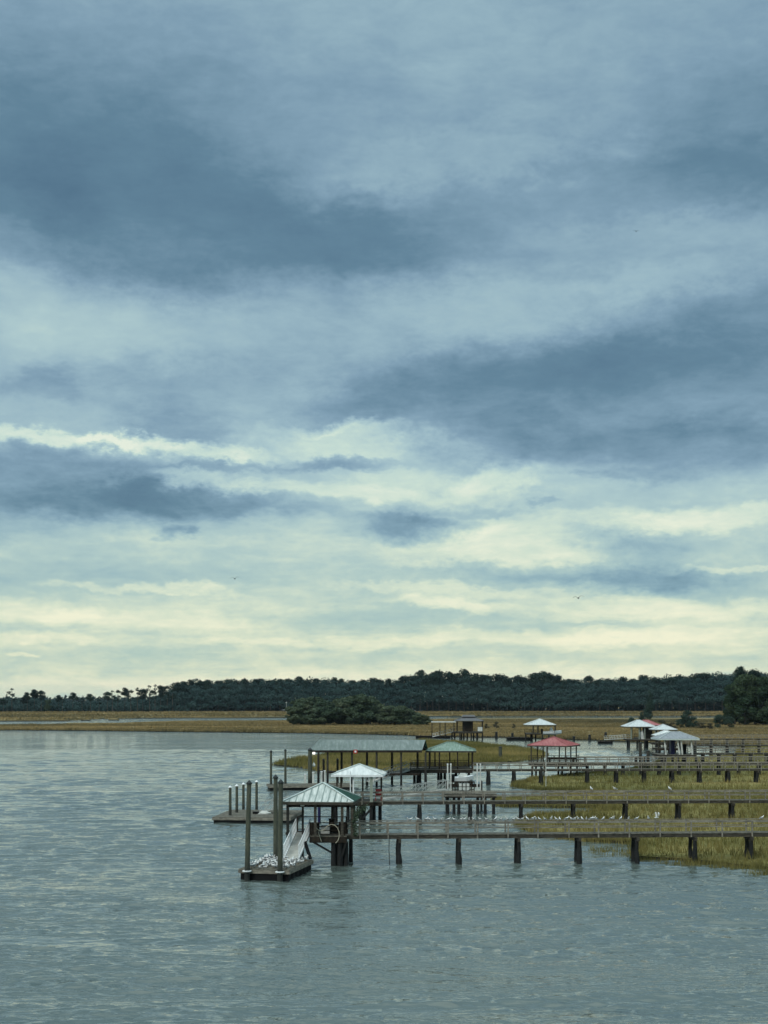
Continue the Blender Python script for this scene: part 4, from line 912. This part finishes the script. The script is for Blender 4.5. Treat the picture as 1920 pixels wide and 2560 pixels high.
for (xa, xb) in ((1661,1665),(1694,1699),(1703,1706),(1728,1731)):
    ze12 = Z(1847, 236)-.22; MB().tube((X(xb,236.6,2),236.6,2.16), (X(xa,236.6,4.8),236.6,ze12), .15, .13, 8).build('post', M['offwhite'], g12)
MB().box(X(1676,239), X(1685,239), 238.4, 240, 2.16, 4.8).build('door_panel', M['navy'], g12)
for px in (1706, 1712): MB().tube((X(px,239),239,2.16), (X(px,239),239,3.9), .3, .3, 8).build('barrel', M['black'], g12)
hut = far_pav('tiny distant hut roof beside the left end of the copse', 702, 735, 1775.5, 1772.5, 1150, ('roof_brown',)*4, 9, 0, 3, (706,730), 'darkwood', (704,733), (706,730), pw=.4)
mp = thing('mast', 'thin bare mast against the forest at the left of the copse', 'mast', (X(716,1140),1140,0)); MB().tube((X(716,1140),1140,0), (X(716,1140),1140,Z(1753,1140)), .2, .12, 6).build('pole', M['alu'], mp); MB().box(X(714,1140), X(718,1140), 1139.8, 1140.2, Z(1757,1140), Z(1756,1140)).build('crossarm', M['offwhite'], mp)

# ------------------------------------------------------------------ mooring pilings
def piling(px, ytop, Y, zb, label, mat='mooring', cap='capdark', r=.165, collar=None, group=None, xtop=None, capr=1.12, caph=.28):
    zt = Z(ytop, Y); x = X(px, Y, 2); x1 = X(xtop, Y, zt) if xtop else x
    t_ = thing('piling', label, 'piling', (x, Y, zb), group)
    zc = zt-caph
    s = MB(); zz = [-1.0, zb+.1, zb+(zc-zb)*.35, zb+(zc-zb)*.7, zc]
    for i in range(4):
        f0, f1 = max(0, (zz[i])/zt), zz[i+1]/zt
        s.tube((x+(x1-x)*f0, Y, zz[i]), (x+(x1-x)*f1, Y, zz[i+1]), r*(1.04-.05*i), r*(1.04-.05*(i+1)), 12, jag=.02)
    s.build('pole', M[mat], t_)
    MB().tube((x1, Y, zc), (x1, Y, zc+caph*.3), r*capr, r*capr, 12).tube((x1, Y, zc+caph*.3), (x1, Y, zt), r*capr, .02, 12).build('cap', M[cap], t_)
    return t_
# ------------------------------------------------------------------ floats
def float_dock(px, py_w, rot, wd, dp, zt, label, group='floating docks', tubs=6, fasc='offwood', lip=.24):
    c = W(px, py_w); u = Vector((math.cos(rot), -math.sin(rot), 0)); v = Vector((math.sin(rot), math.cos(rot), 0))
    t_ = thing('floating_dock', label, 'floating dock', tuple(c), group)
    up = Vector((0,0,1)); d = MB(); n = int(dp/.16)
    for i in range(n):
        q = c+v*(i*.16+.08)+up*(zt-.025+random.uniform(-.006,.006)); d.beam(q, q+u*wd, .145, .045)
    d.build('deck', M['deckwood'], t_)
    f = MB()
    for p, q in ((c, c+u*wd), (c+u*wd, c+u*wd+v*dp), (c+v*dp, c+u*wd+v*dp), (c, c+v*dp)): f.beam(p+up*(zt-.05-lip/2), q+up*(zt-.05-lip/2), .07, lip)
    f.build('fascia', M['railwood'], t_)
    for i in range(tubs):
        y0 = .08+i*(dp-.1)/tubs; b = MB(); L1 = (dp-.1)/tubs-.12
        p = c+u*.1+v*y0; b.hexa([p-up*.3, p+u*(wd-.2)-up*.3, p+u*(wd-.2)+v*L1-up*.3, p+v*L1-up*.3, p+up*(zt-.05-lip), p+u*(wd-.2)+up*(zt-.05-lip), p+u*(wd-.2)+v*L1+up*(zt-.05-lip), p+v*L1+up*(zt-.05-lip)])
        b.build('float_tub', M['black'], t_)
    return t_, c, u, v
f1, c1, u1, v1 = float_dock(597, 2199, R(12), 3.42, 6.0, .72, 'near floating dock crowded with resting gulls')
for fu in (.62, 2.85):                      # white pile guides on the front edge
    q = c1+u1*fu-v1*.19; r_ = MB(); n = 14
    for i in range(n):
        a0, a1 = 2*math.pi*i/n, 2*math.pi*(i+1)/n
        r_.tube((q.x+.26*math.cos(a0), q.y+.26*math.sin(a0), .60), (q.x+.26*math.cos(a1), q.y+.26*math.sin(a1), .60), .05, .05, 6)
    r_.build('pile_guide', M['white'], f1)
def px_of(p): return 960+F_PX*p[0]/p[1], HY-F_PX*(p[2]-H)/p[1]
q1 = c1+u1*.62-v1*.19; q3 = c1+u1*2.85-v1*.19
piling(px_of((q1.x,q1.y,2))[0], 1950, q1.y, 0, 'front left mooring piling of the gull dock', xtop=623, r=.175)
piling(px_of((q3.x,q3.y,2))[0], 1948, q3.y, 0, 'front right mooring piling of the gull dock', xtop=702, r=.175)
piling(689, 1936, 94.2, 0, 'tallest mooring piling, behind the front right one on the gull dock', r=.17)
f2, c2, u2, v2 = float_dock(531, 2057, R(5), 7.5, 9.0, .55, 'second floating dock with four white-capped pilings, at the left')
for px, yt, yb, lb in ((575.5,1964,2038,'leftmost white-capped piling of the second dock'),(592,1960.5,2031,'second white-capped piling from the left on the second dock'),(608.5,1956.5,2023,'third white-capped piling from the left on the second dock'),(641.5,1950.5,2021,'rightmost white-capped piling of the second dock')):
    piling(px, yt, YW(yb, .55), 0, lb, cap='white', r=.15, group='white-capped pilings', caph=.2, capr=1.2)
f3, c3, u3, v3 = float_dock(673, 1976, R(-9), 11.0, 4.5, .6, 'long low floating dock in front of the green boathouse', tubs=4)
piling(677.5, 1875, 179, 0, 'tall thin piling standing left of the boathouse dock', r=.17)
piling(713.5, 1872, 180.5, 0, 'tall thin piling in open water left of the green boathouse', r=.17)
piling(775, 1869, 182.2, 0, 'thick piling at the left corner of the green boathouse', r=.30, caph=.4)
for i, (px, a_, b_) in enumerate(((763,1935,1960),(783,1930,1962),(804,1928,1960),(812,1926,1960))):
    Yp = 181.0+i*.2; t_ = thing('lift_post', f'{ords[i]} white boat lift post from the left, just above the nearest roof peak', 'post', (X(px,Yp),Yp,.3), 'white boat lift posts beside the boathouse dock')
    MB().box(X(px,Yp)-.11, X(px,Yp)+.11, Yp-.11, Yp+.11, -.5, Z(a_,Yp)-.1).build('upright', M['offwhite'], t_); MB().box(X(px,Yp)-.15, X(px,Yp)+.15, Yp-.15, Yp+.15, Z(a_,Yp)-.099, Z(a_,Yp)).build('cap', M['white'], t_)
# far isolated pilings
for px, yt, yb, lb in ((1241,1829,1846,'dark piling in the far channel left of the lone white pavilion'),(1281,1832,1846,'dark piling at the far bank right of the first one'),(1435,1840,1851,'short dark piling at the far bank right of the white boat'),(1474,1836,1851,'short dark piling farther right along the far bank'),(1514,1830,1850,'dark piling behind the small dark raft'),(1590,1890,1922,'short fat dark piling left of the grey pavilion cluster')):
    piling(px, yt, YW(yb), 0, lb, 'pile', r=.42 if yt < 1880 else .3, caph=.15)
for px, yt, Yp, lb in ((1601,1856,232,'tall black piling in front of the biggest white pavilion'),(1610,1890,226,'short black piling right of the tall black one'),(1620,1875,228,'greenish piling between the black pilings and grey pavilion')):
    piling(px, yt, Yp, 0, lb, 'pile', r=.3, caph=.15)
piling(1251, 1866, 262, 0, 'lone grey post standing on the marsh island', 'mooring', r=.38, caph=.2)

# ------------------------------------------------------------------ gangways
def gangway(p0, p1, wd, label, mat='alu', rail=1.0, n=9, side=None, brace=False, ramp='rampgrey'):
    p0 = Vector(p0); p1 = Vector(p1); d = (p1-p0); dh = Vector((d.x, d.y, 0)).normalized(); s = Vector((-dh.y, dh.x, 0))
    g = thing('gangway', label, 'gangway', tuple(p0)); up = Vector((0,0,1))
    MB().beam(p0+up*.03, p1+up*.03, wd, .06).build('ramp', M[ramp], g)
    for k in (-1, 1):
        o_ = s*(wd/2+.04)*k; r = MB(); r.beam(p0+o_+up*.05, p1+o_+up*.05, .06, .16); r.beam(p0+o_+up*rail, p1+o_+up*rail, .05, .06); r.beam(p0+o_+up*rail*.55, p1+o_+up*rail*.55, .035, .04)
        for i in range(n+1):
            q = p0.lerp(p1, i/n)+o_; r.beam(q, q+up*rail, .045, .045)
            if brace and i < n: r.beam(q+up*.05, p0.lerp(p1, (i+1)/n)+o_+up*rail, .035, .035)
        r.build('side_rail', M[mat], g)
    return g
a0 = W(729, 2152, .76); a0 = Vector((X(728, 93.2, .8), 93.2, .78)); a1 = Vector((X(758, 97.6, 2.2), 97.6, 2.2))
gg = gangway(a0, a1, .95, 'pale aluminium gangway leading down to the gull dock', 'white', n=14, ramp='rampgrey')
for px0, py0, px1, py1 in ((757,2108,748,2148),(762,2104,776,2147)):
    MB().beam(P(px0,py0,95.4), P(px1,py1,94.3), .22, .10).build('support_strut', M['black'], gg)
gangway((X(655,135,.6),135,.62), (X(832,130.5,2),131.0,2.15), .9, 'long low gangway from the second dock to the white pavilion', n=10, brace=True)
gangway((X(926,183.8,1),184.6-3,.75), (X(1027,187.8,2),188.2,2.16), 1.2, 'pale truss gangway sloping left from the mossy green pavilion', n=9, brace=True)
gangway((X(942,137,1.6),137,1.6), (X(1118,139,2.5),139,2.55), 1.1, 'pale truss gangway behind the second walkway', n=7, brace=True)
gangway((X(1082,404,.6),404,.6), (X(1132,403,2.1),403,2.1), 1.3, 'white railed ramp at the far brown pavilion', 'white', n=8)
gangway((X(1517,355,.6),355,1.2), (X(1572,333,2.1),333,2.15), 1.3, 'pale ramp left of the biggest white pavilion', 'offwhite', n=8, brace=True)

def raft(px0, px1, yw, dp, zt, label):
    a = W(px0, yw); b = W(px1, yw); t_ = thing('raft', label, 'raft', tuple(a))
    MB().box(a.x, b.x, a.y, a.y+dp, zt-.12, zt).build('deck', M['darkwood'], t_); MB().box(a.x+.2, b.x-.2, a.y+.15, a.y+dp-.15, -.2, zt-.121).build('float_tub', M['black'], t_)
    for k in range(3):
        x = a.x+(b.x-a.x)*(.15+.35*k); MB().box(x-.12, x+.12, a.y+.2, a.y+.45, zt+.001, zt+.3).build('cleat', M['black'], t_)
raft(1038, 1128, 1846, 4, .75, 'dark raft left of the far brown pavilion')
raft(1267, 1330, 1850.5, 4, .75, 'dark raft left of the lone white pavilion')
raft(1496, 1534, 1859, 3, .6, 'small dark raft on the water left of the cluster')

# side platform with boat lift behind the second walkway
Yl = 139.5; sp_ = thing('lift_dock', 'side dock with slatted panel behind the second walkway', 'dock', (X(1112,Yl),Yl,0))
platform(sp_, X(1112,Yl), X(1242,Yl), Yl, Yl+4, 2.1, .35, 'deckwood', 'darkwood')
for px in (1119,1135,1147,1194,1213,1234): post(sp_, X(px,Yl+.4,1), Yl+.4, -1, 1.7, .34, 'pile', 'pile', True)
pn = MB(); x0, x1 = X(1131,Yl), X(1186,Yl); z0, z1 = 2.105, Z(1953.5,Yl)
pn.box(x0, x1, Yl+.1, Yl+.2, z1-.12, z1); pn.box(x0, x1, Yl+.1, Yl+.2, z0+.35, z0+.45)
for i in range(9): x = x0+(x1-x0)*i/8; pn.box(x-.045, x+.045, Yl+.201, Yl+.29, z0, z1-.01)
pn.build('panel_frame', M['darkwood'], sp_)
sq = MB()
for i in range(3):
    for j in range(2): x = X(1151+9.5*i, Yl); sq.box(x-.14, x+.14, Yl+.05, Yl+.09, z1-.52-.38*j, z1-.22-.38*j)
sq.build('pale_panel', M['offwhite'], sp_)
for i, px in enumerate((1119,1127,1193,1201)):
    Yp = Yl+4.6; t_ = thing('lift_post', ['left', 'right'][i % 2]+' of the '+['left', 'right'][i//2]+' pair of tall white boat lift posts', 'post', (X(px,Yp),Yp,0), 'tall white boat lift posts')
    MB().box(X(px,Yp)-.065, X(px,Yp)+.065, Yp-.065, Yp+.065, -.8, Z(1909,Yp)-.12).build('upright', M['offwhite'], t_); MB().box(X(px,Yp)-.08, X(px,Yp)+.08, Yp-.08, Yp+.08, Z(1909,Yp)-.119, Z(1909,Yp)).build('cap', M['white'], t_)

# ------------------------------------------------------------------ boats
def boat(px0, px1, Y, zb, hgt, label, top=True, beam_=2.2, console='offwhite', bow_right=True, ch=1.0, hm='white'):
    xa, xb = X(px0, Y), X(px1, Y); L_ = xb-xa; t_ = thing('motorboat', label, 'boat', ((xa+xb)/2, Y, zb))
    n = 9; mb = MB(); rows = []
    for i in range(n):
        s = i/(n-1); f = s if bow_right else 1-s; wv = beam_/2*(1 if s < .5 else math.sqrt(max(.0, 1-((s-.5)/.5)**2))+.02); x = xa+L_*(s if bow_right else 1-s)
        sheer = hgt*(.82+.28*s*s); keel = hgt*.35*max(0, s-.55)**2*5
        rows.append([(x, Y-wv, zb+sheer), (x, Y-wv*.85, zb+keel+hgt*.3), (x, Y, zb+keel), (x, Y+wv*.85, zb+keel+hgt*.3), (x, Y+wv, zb+sheer)])
    vs = [p for r in rows for p in r]; fs = []
    for i in range(n-1):
        for j in range(4): fs.append((i*5+j, (i+1)*5+j, (i+1)*5+j+1, i*5+j+1))
        fs.append((i*5, i*5+4, (i+1)*5+4, (i+1)*5))
    fs.append((0,1,2,3,4)); mb.add(vs, fs); mb.build('hull', M[hm], t_)
    k = .45 if bow_right else .55; xc = xa+L_*k; hh = hgt*.9
    MB().hexa([(xc-.5,Y-.4,zb+hh),(xc+.5,Y-.4,zb+hh),(xc+.5,Y+.4,zb+hh),(xc-.5,Y+.4,zb+hh),(xc-.3,Y-.35,zb+hh+ch),(xc+.25,Y-.35,zb+hh+ch),(xc+.25,Y+.35,zb+hh+ch),(xc-.3,Y+.35,zb+hh+ch)]).build('console', M[console], t_)
    xo = xa-.25 if bow_right else xb+.25
    MB().hexa([(xo-.25,Y-.2,zb+.1),(xo+.25,Y-.2,zb+.1),(xo+.25,Y+.2,zb+.1),(xo-.25,Y+.2,zb+.1),(xo-.3,Y-.25,zb+hgt+.5*ch),(xo+.3,Y-.25,zb+hgt+.5*ch),(xo+.3,Y+.25,zb+hgt+.5*ch),(xo-.3,Y+.25,zb+hgt+.5*ch)]).build('outboard_motor', M['black'], t_)
    if top:
        MB().box(xc-.9, xc+.9, Y-.8, Y+.8, zb+hh+1.75, zb+hh+1.83).build('canopy', M['white'], t_)
        for sx in (-.7, .7): MB().tube((xc+sx,Y-.7,zb+hh), (xc+sx,Y-.7,zb+hh+1.75), .04, .04, 5).build('canopy_pole', M['alu'], t_)
boat(1357, 1404, 387.5, Z(1837,387.5), 1.2, 'white motorboat raised under the lone white pavilion', False, 2.4, 'white')
boat(1136, 1184, Yl+6.0, Z(1957,Yl+6), .75, 'small white boat on the lift between the tall white posts', False, 1.8, ch=.35)
lf = thing('boat_lift', 'dark cradle beams carrying the small white boat', 'boat lift', (X(1160,Yl+6),Yl+6,0))
for px in (1140, 1178): MB().box(X(px,Yl+6)-.12, X(px,Yl+6)+.12, Yl+4.7, Yl+7.3, Z(1957,Yl+6)+.0-.2, Z(1957,Yl+6)+.18).build('cradle_beam', M['darkwood'], lf)
for px in (1117, 1203):
    for yy in (Yl+5.0, Yl+7.2): MB().tube((X(px,yy),yy,-1), (X(px,yy),yy,3.0), .15, .14, 8).build('lift_pile', M['pile'], lf)
for yy in (Yl+5.0, Yl+7.2): MB().box(X(1115,yy), X(1205,yy), yy-.08, yy+.08, Z(1957,Yl+6)-.4, Z(1957,Yl+6)-.201).build('carrier_beam', M['darkwood'], lf)
boat(646, 678, 133.5, .25, .42, 'small pale dinghy tied at the right end of the second floating dock', False, 1.2, ch=.2, hm='offwhite')

# ------------------------------------------------------------------ gulls
def gull_proto(pose, seed):
    random.seed(seed); g = thing('gull', '', 'gull', (0, 0, 0))
    rings = []      # along +x: tail .. head, in metres
    if pose == 'stand':
        sec = [(-.27,.185,.012,.030),(-.20,.20,.028,.045),(-.11,.215,.058,.062),(0,.23,.075,.078),(.08,.25,.068,.075),(.13,.285,.045,.055),(.155,.33,.036,.042),(.175,.365,.040,.040),(.20,.375,.036,.034),(.225,.368,.014,.016)]
    else:
        sec = [(-.25,.09,.012,.028),(-.18,.10,.03,.045),(-.1,.095,.062,.065),(0,.09,.08,.078),(.09,.10,.07,.072),(.135,.14,.045,.055),(.155,.18,.036,.042),(.17,.205,.040,.040),(.195,.212,.036,.034),(.22,.205,.014,.016)]
    if pose == 'stand': sec = [(x, z-.07, wy, hz) for x, z, wy, hz in sec]
    n = 10; vs = []; fs = []
    for (x, z, wy, hz) in sec:
        for i in range(n): a = 2*math.pi*i/n; vs.append((x, wy*math.cos(a), z+hz*math.sin(a)))
    for k in range(len(sec)-1):
        for i in range(n): fs.append((k*n+i, k*n+(i+1) % n, (k+1)*n+(i+1) % n, (k+1)*n+i))
    fs.append(tuple(range(n-1,-1,-1))); fs.append(tuple(range((len(sec)-1)*n, len(sec)*n)))
    MB().add(vs, fs).build('body', M['gullwhite'], g, True)
    zh = sec[-1][1]; xh = sec[-1][0]
    MB().tube((xh-.01, 0, zh), (xh+.055, 0, zh-.015), .011, .003, 6).build('beak', M['beak'], g)
    zb = sec[3][1]
    for s in (-1, 1):
        w_ = MB(); pts = [(-.31,.02,zb+.005),(-.2,.062,zb+.025),(-.05,.084,zb+.035),(.09,.072,zb+.04),(.09,.076,zb-.01),(-.05,.088,zb-.03),(-.18,.066,zb-.02)]
        v_ = [(x, s*y, z) for x, y, z in pts]+[(x, s*(y-.018), z) for x, y, z in pts]; m_ = len(pts)
        w_.add(v_, [tuple(range(m_)), tuple(range(2*m_-1, m_-1, -1))]+[(i, (i+1) % m_, m_+(i+1) % m_, m_+i) for i in range(m_)]); w_.build('wing', M['gullgrey'], g)
        if pose == 'stand': MB().tube((.0, s*.03, .10), (.01, s*.032, 0), .010, .009, 5).build('leg', M['beak'], g)
    return g
M['gullwhite'] = noise_mat('gull white', (.52,.53,.52), (.72,.73,.71), 9, .8)
M['gullgrey'] = noise_mat('gull grey', (.07,.085,.095), (.16,.18,.195), 9, .8)
M['gulldark'] = noise_mat('gull dark', (.035,.035,.035), (.09,.09,.09), 9, .8)
M['beak'] = plain('beak', (.20,.10,.03))
gs = [gull_proto('stand', 1), gull_proto('sit', 2)]
gused = set()
def place_gull(loc, rz, label, group, k=0, sc=1.0):
    g = gs[k]
    if k not in gused: gused.add(k); g.location = loc; g.rotation_euler = (0,0,rz); g.scale = (sc*.9, sc*1.25, sc*1.2); g['label'] = label; g['group'] = group; return g
    return copy_thing(g, loc, rz, (sc*.9, sc*1.25, sc*1.2), label, group)
random.seed(21)
railp = [385,402,462,530,552,600,650,705,752,805,830,870,905,958,1010,1080,1125,1175,1225,1262,1295,1335,1378,1405,1433,1475,1525,1565,1595,1650]
railx = [900+p/3.19 for p in railp]+[1400+p/3.19 for p in (92,117,148,178,212,250,268,292,345,412,427,485,547,614,708,1612)]
tens = {2: 'twenty', 3: 'thirty', 4: 'forty'}
def ordw(i):
    if i < 20: return ords[i]
    t_, r_ = divmod(i+1, 10)
    return ({2: 'twentieth', 3: 'thirtieth', 4: 'fortieth'}[t_]) if r_ == 0 else tens[t_]+'-'+ords[r_-1]
Apath = lambda px: (X(px, 96.6+(px-868)/(2300-868)*2.4, 3), 96.6+(px-868)/(2300-868)*2.4+.07)
for i, px in enumerate(railx):
    x, y = Apath(px); lb = f'{ordw(i)} white gull from the pavilion end, standing on the front handrail'
    if i == len(railx)-1: lb = 'lone white gull at the far right of the front handrail'
    place_gull((x, y, 3.072), random.choice((random.gauss(0, .8), random.gauss(math.pi, .8))), lb, 'gulls standing on the front handrail', 0, random.uniform(.72, .92))
# the crowd on the float
spots = []
tries = 0
while len(spots) < 88 and tries < 12000:
    tries += 1; fu, fv = random.uniform(.25, 3.25), random.uniform(.25, 5.7)
    q = c1+u1*fu+v1*fv
    
    if abs(q.x-(X(740,94,1))) < .62 and q.y > 92.9: continue
    if all((q-s[0]).length > .30 for s in spots): spots.append((q, fu, fv))
rowname = ['along the front edge', 'behind the front edge', 'halfway back', 'towards the back', 'at the very back']
colname = ['left side', 'left middle', 'right middle', 'right side']
for q, fu, fv in spots:
    lb = f'gull resting {rowname[min(4, int(fv/1.15))]} of the near floating dock, {colname[min(3, int(fu/.86))]}'
    place_gull((q.x, q.y, .722), random.uniform(0, 6.28), lb, lb, 0 if random.random() < .6 else 1, random.uniform(.8, 1.0))
for i, (px, zz) in enumerate(((1480,3.072),(1539,3.072),(1677,3.072))):
    place_gull((X(px,129,3), 129.3+.04*i+.05, zz), random.uniform(0, 6.28), ['left','middle','right'][i]+' one of three gulls on the second walkway handrail', 'gulls on the second walkway handrail', 0, 1.1)
for i, (px, py) in enumerate(((1400,1934),(1412,1936),(1478,1941),(1508,1940))):
    q = W(px, py); place_gull((q.x, q.y-1.5, .02), random.uniform(0, 6.28), ordw(i)+' gull from the left on the water under the third walkway', 'gulls on the water under the third walkway', 1, 1.5)
# flying gulls: one body with spread wings each
def flying(px, py, Y, span, yaw, roll, label, up_=.25, mat='gulldark'):
    c = P(px, py, Y); g = thing('gull', label, 'gull', tuple(c), 'gulls in flight'); k = span/1.0
    rot = Matrix.Rotation(yaw, 3, 'Z') @ Matrix.Rotation(roll, 3, 'X')
    def T(p): return c+rot @ (Vector(p)*k)
    sec = [(-.24,0,.015,.01),(-.16,0,.03,.025),(-.05,0,.06,.055),(.05,0,.062,.06),(.13,.01,.04,.045),(.18,.015,.035,.035),(.22,.012,.01,.012)]; n = 8; vs = []; fs = []
    for x, z, wy, hz in sec:
        for i in range(n): a = 2*math.pi*i/n; vs.append(T((x, wy*math.cos(a), z+hz*math.sin(a))))
    for q in range(len(sec)-1):
        for i in range(n): fs.append((q*n+i, q*n+(i+1) % n, (q+1)*n+(i+1) % n, (q+1)*n+i))
    MB().add(vs, fs).build('body', M[mat], g, True)
    MB().tube(T((.215,0,.012)), T((.27,0,.0)), .01*k, .003*k, 5).build('beak', M['beak'], g)
    for s in (-1, 1):
        pr_ = [(.09,.04,.02,.12),(.12,.2,up_*.9,.11),(.07,.36,up_*.75,.08),(-.05,.5,up_*.35,.015)]; v_ = []
        for x, y, z, ch in pr_: v_ += [T((x, s*y, z)), T((x-ch, s*y, z-.01)), T((x-ch*.5, s*y, z+.014))]
        f_ = []
        for i in range(3): a = i*3; b = a+3; f_ += [(a, b, b+2, a+2), (a+2, b+2, b+1, a+1), (a+1, b+1, b, a)]
        MB().add(v_, f_+[(0,2,1),(9,10,11)]).build('wing', M[mat], g)
flying(1446, 1495, 140, 1.2, R(100), R(-8), 'dark gull gliding low right of centre in the sky', .18)
flying(587, 1447, 170, 1.15, R(80), R(-6), 'small dark gull flying left of centre above the treeline', .22)
flying(1590, 578, 212, 1.0, R(60), R(12), 'tiny dark bird high in the upper right sky', .15)
x, y = Apath(1642); flying(1641, 2044, y, .85, R(20), R(0), 'white gull with raised wings landing on the front handrail', .5, 'gullwhite')

# ------------------------------------------------------------------ air
m = bpy.data.materials.new('haze'); m.use_nodes = True; hz_ = NT(m.node_tree); m.node_tree.nodes.clear()
pv = hz_.n('ShaderNodeVolumePrincipled'); pv.inputs['Color'].default_value = (.72, .86, .95, 1); pv.inputs['Density'].default_value = 0.000028; pv.inputs['Anisotropy'].default_value = 0.2
ho = hz_.n('ShaderNodeOutputMaterial'); hz_.l(pv.outputs[0], ho.inputs['Volume'])
hb = MB(); hb.box(-2950, 2950, -60, 9800, -1.5, 96)
tag(hb.build('haze', m), 'thin bluish air between the docks and the far forest', None, None, 'stuff')
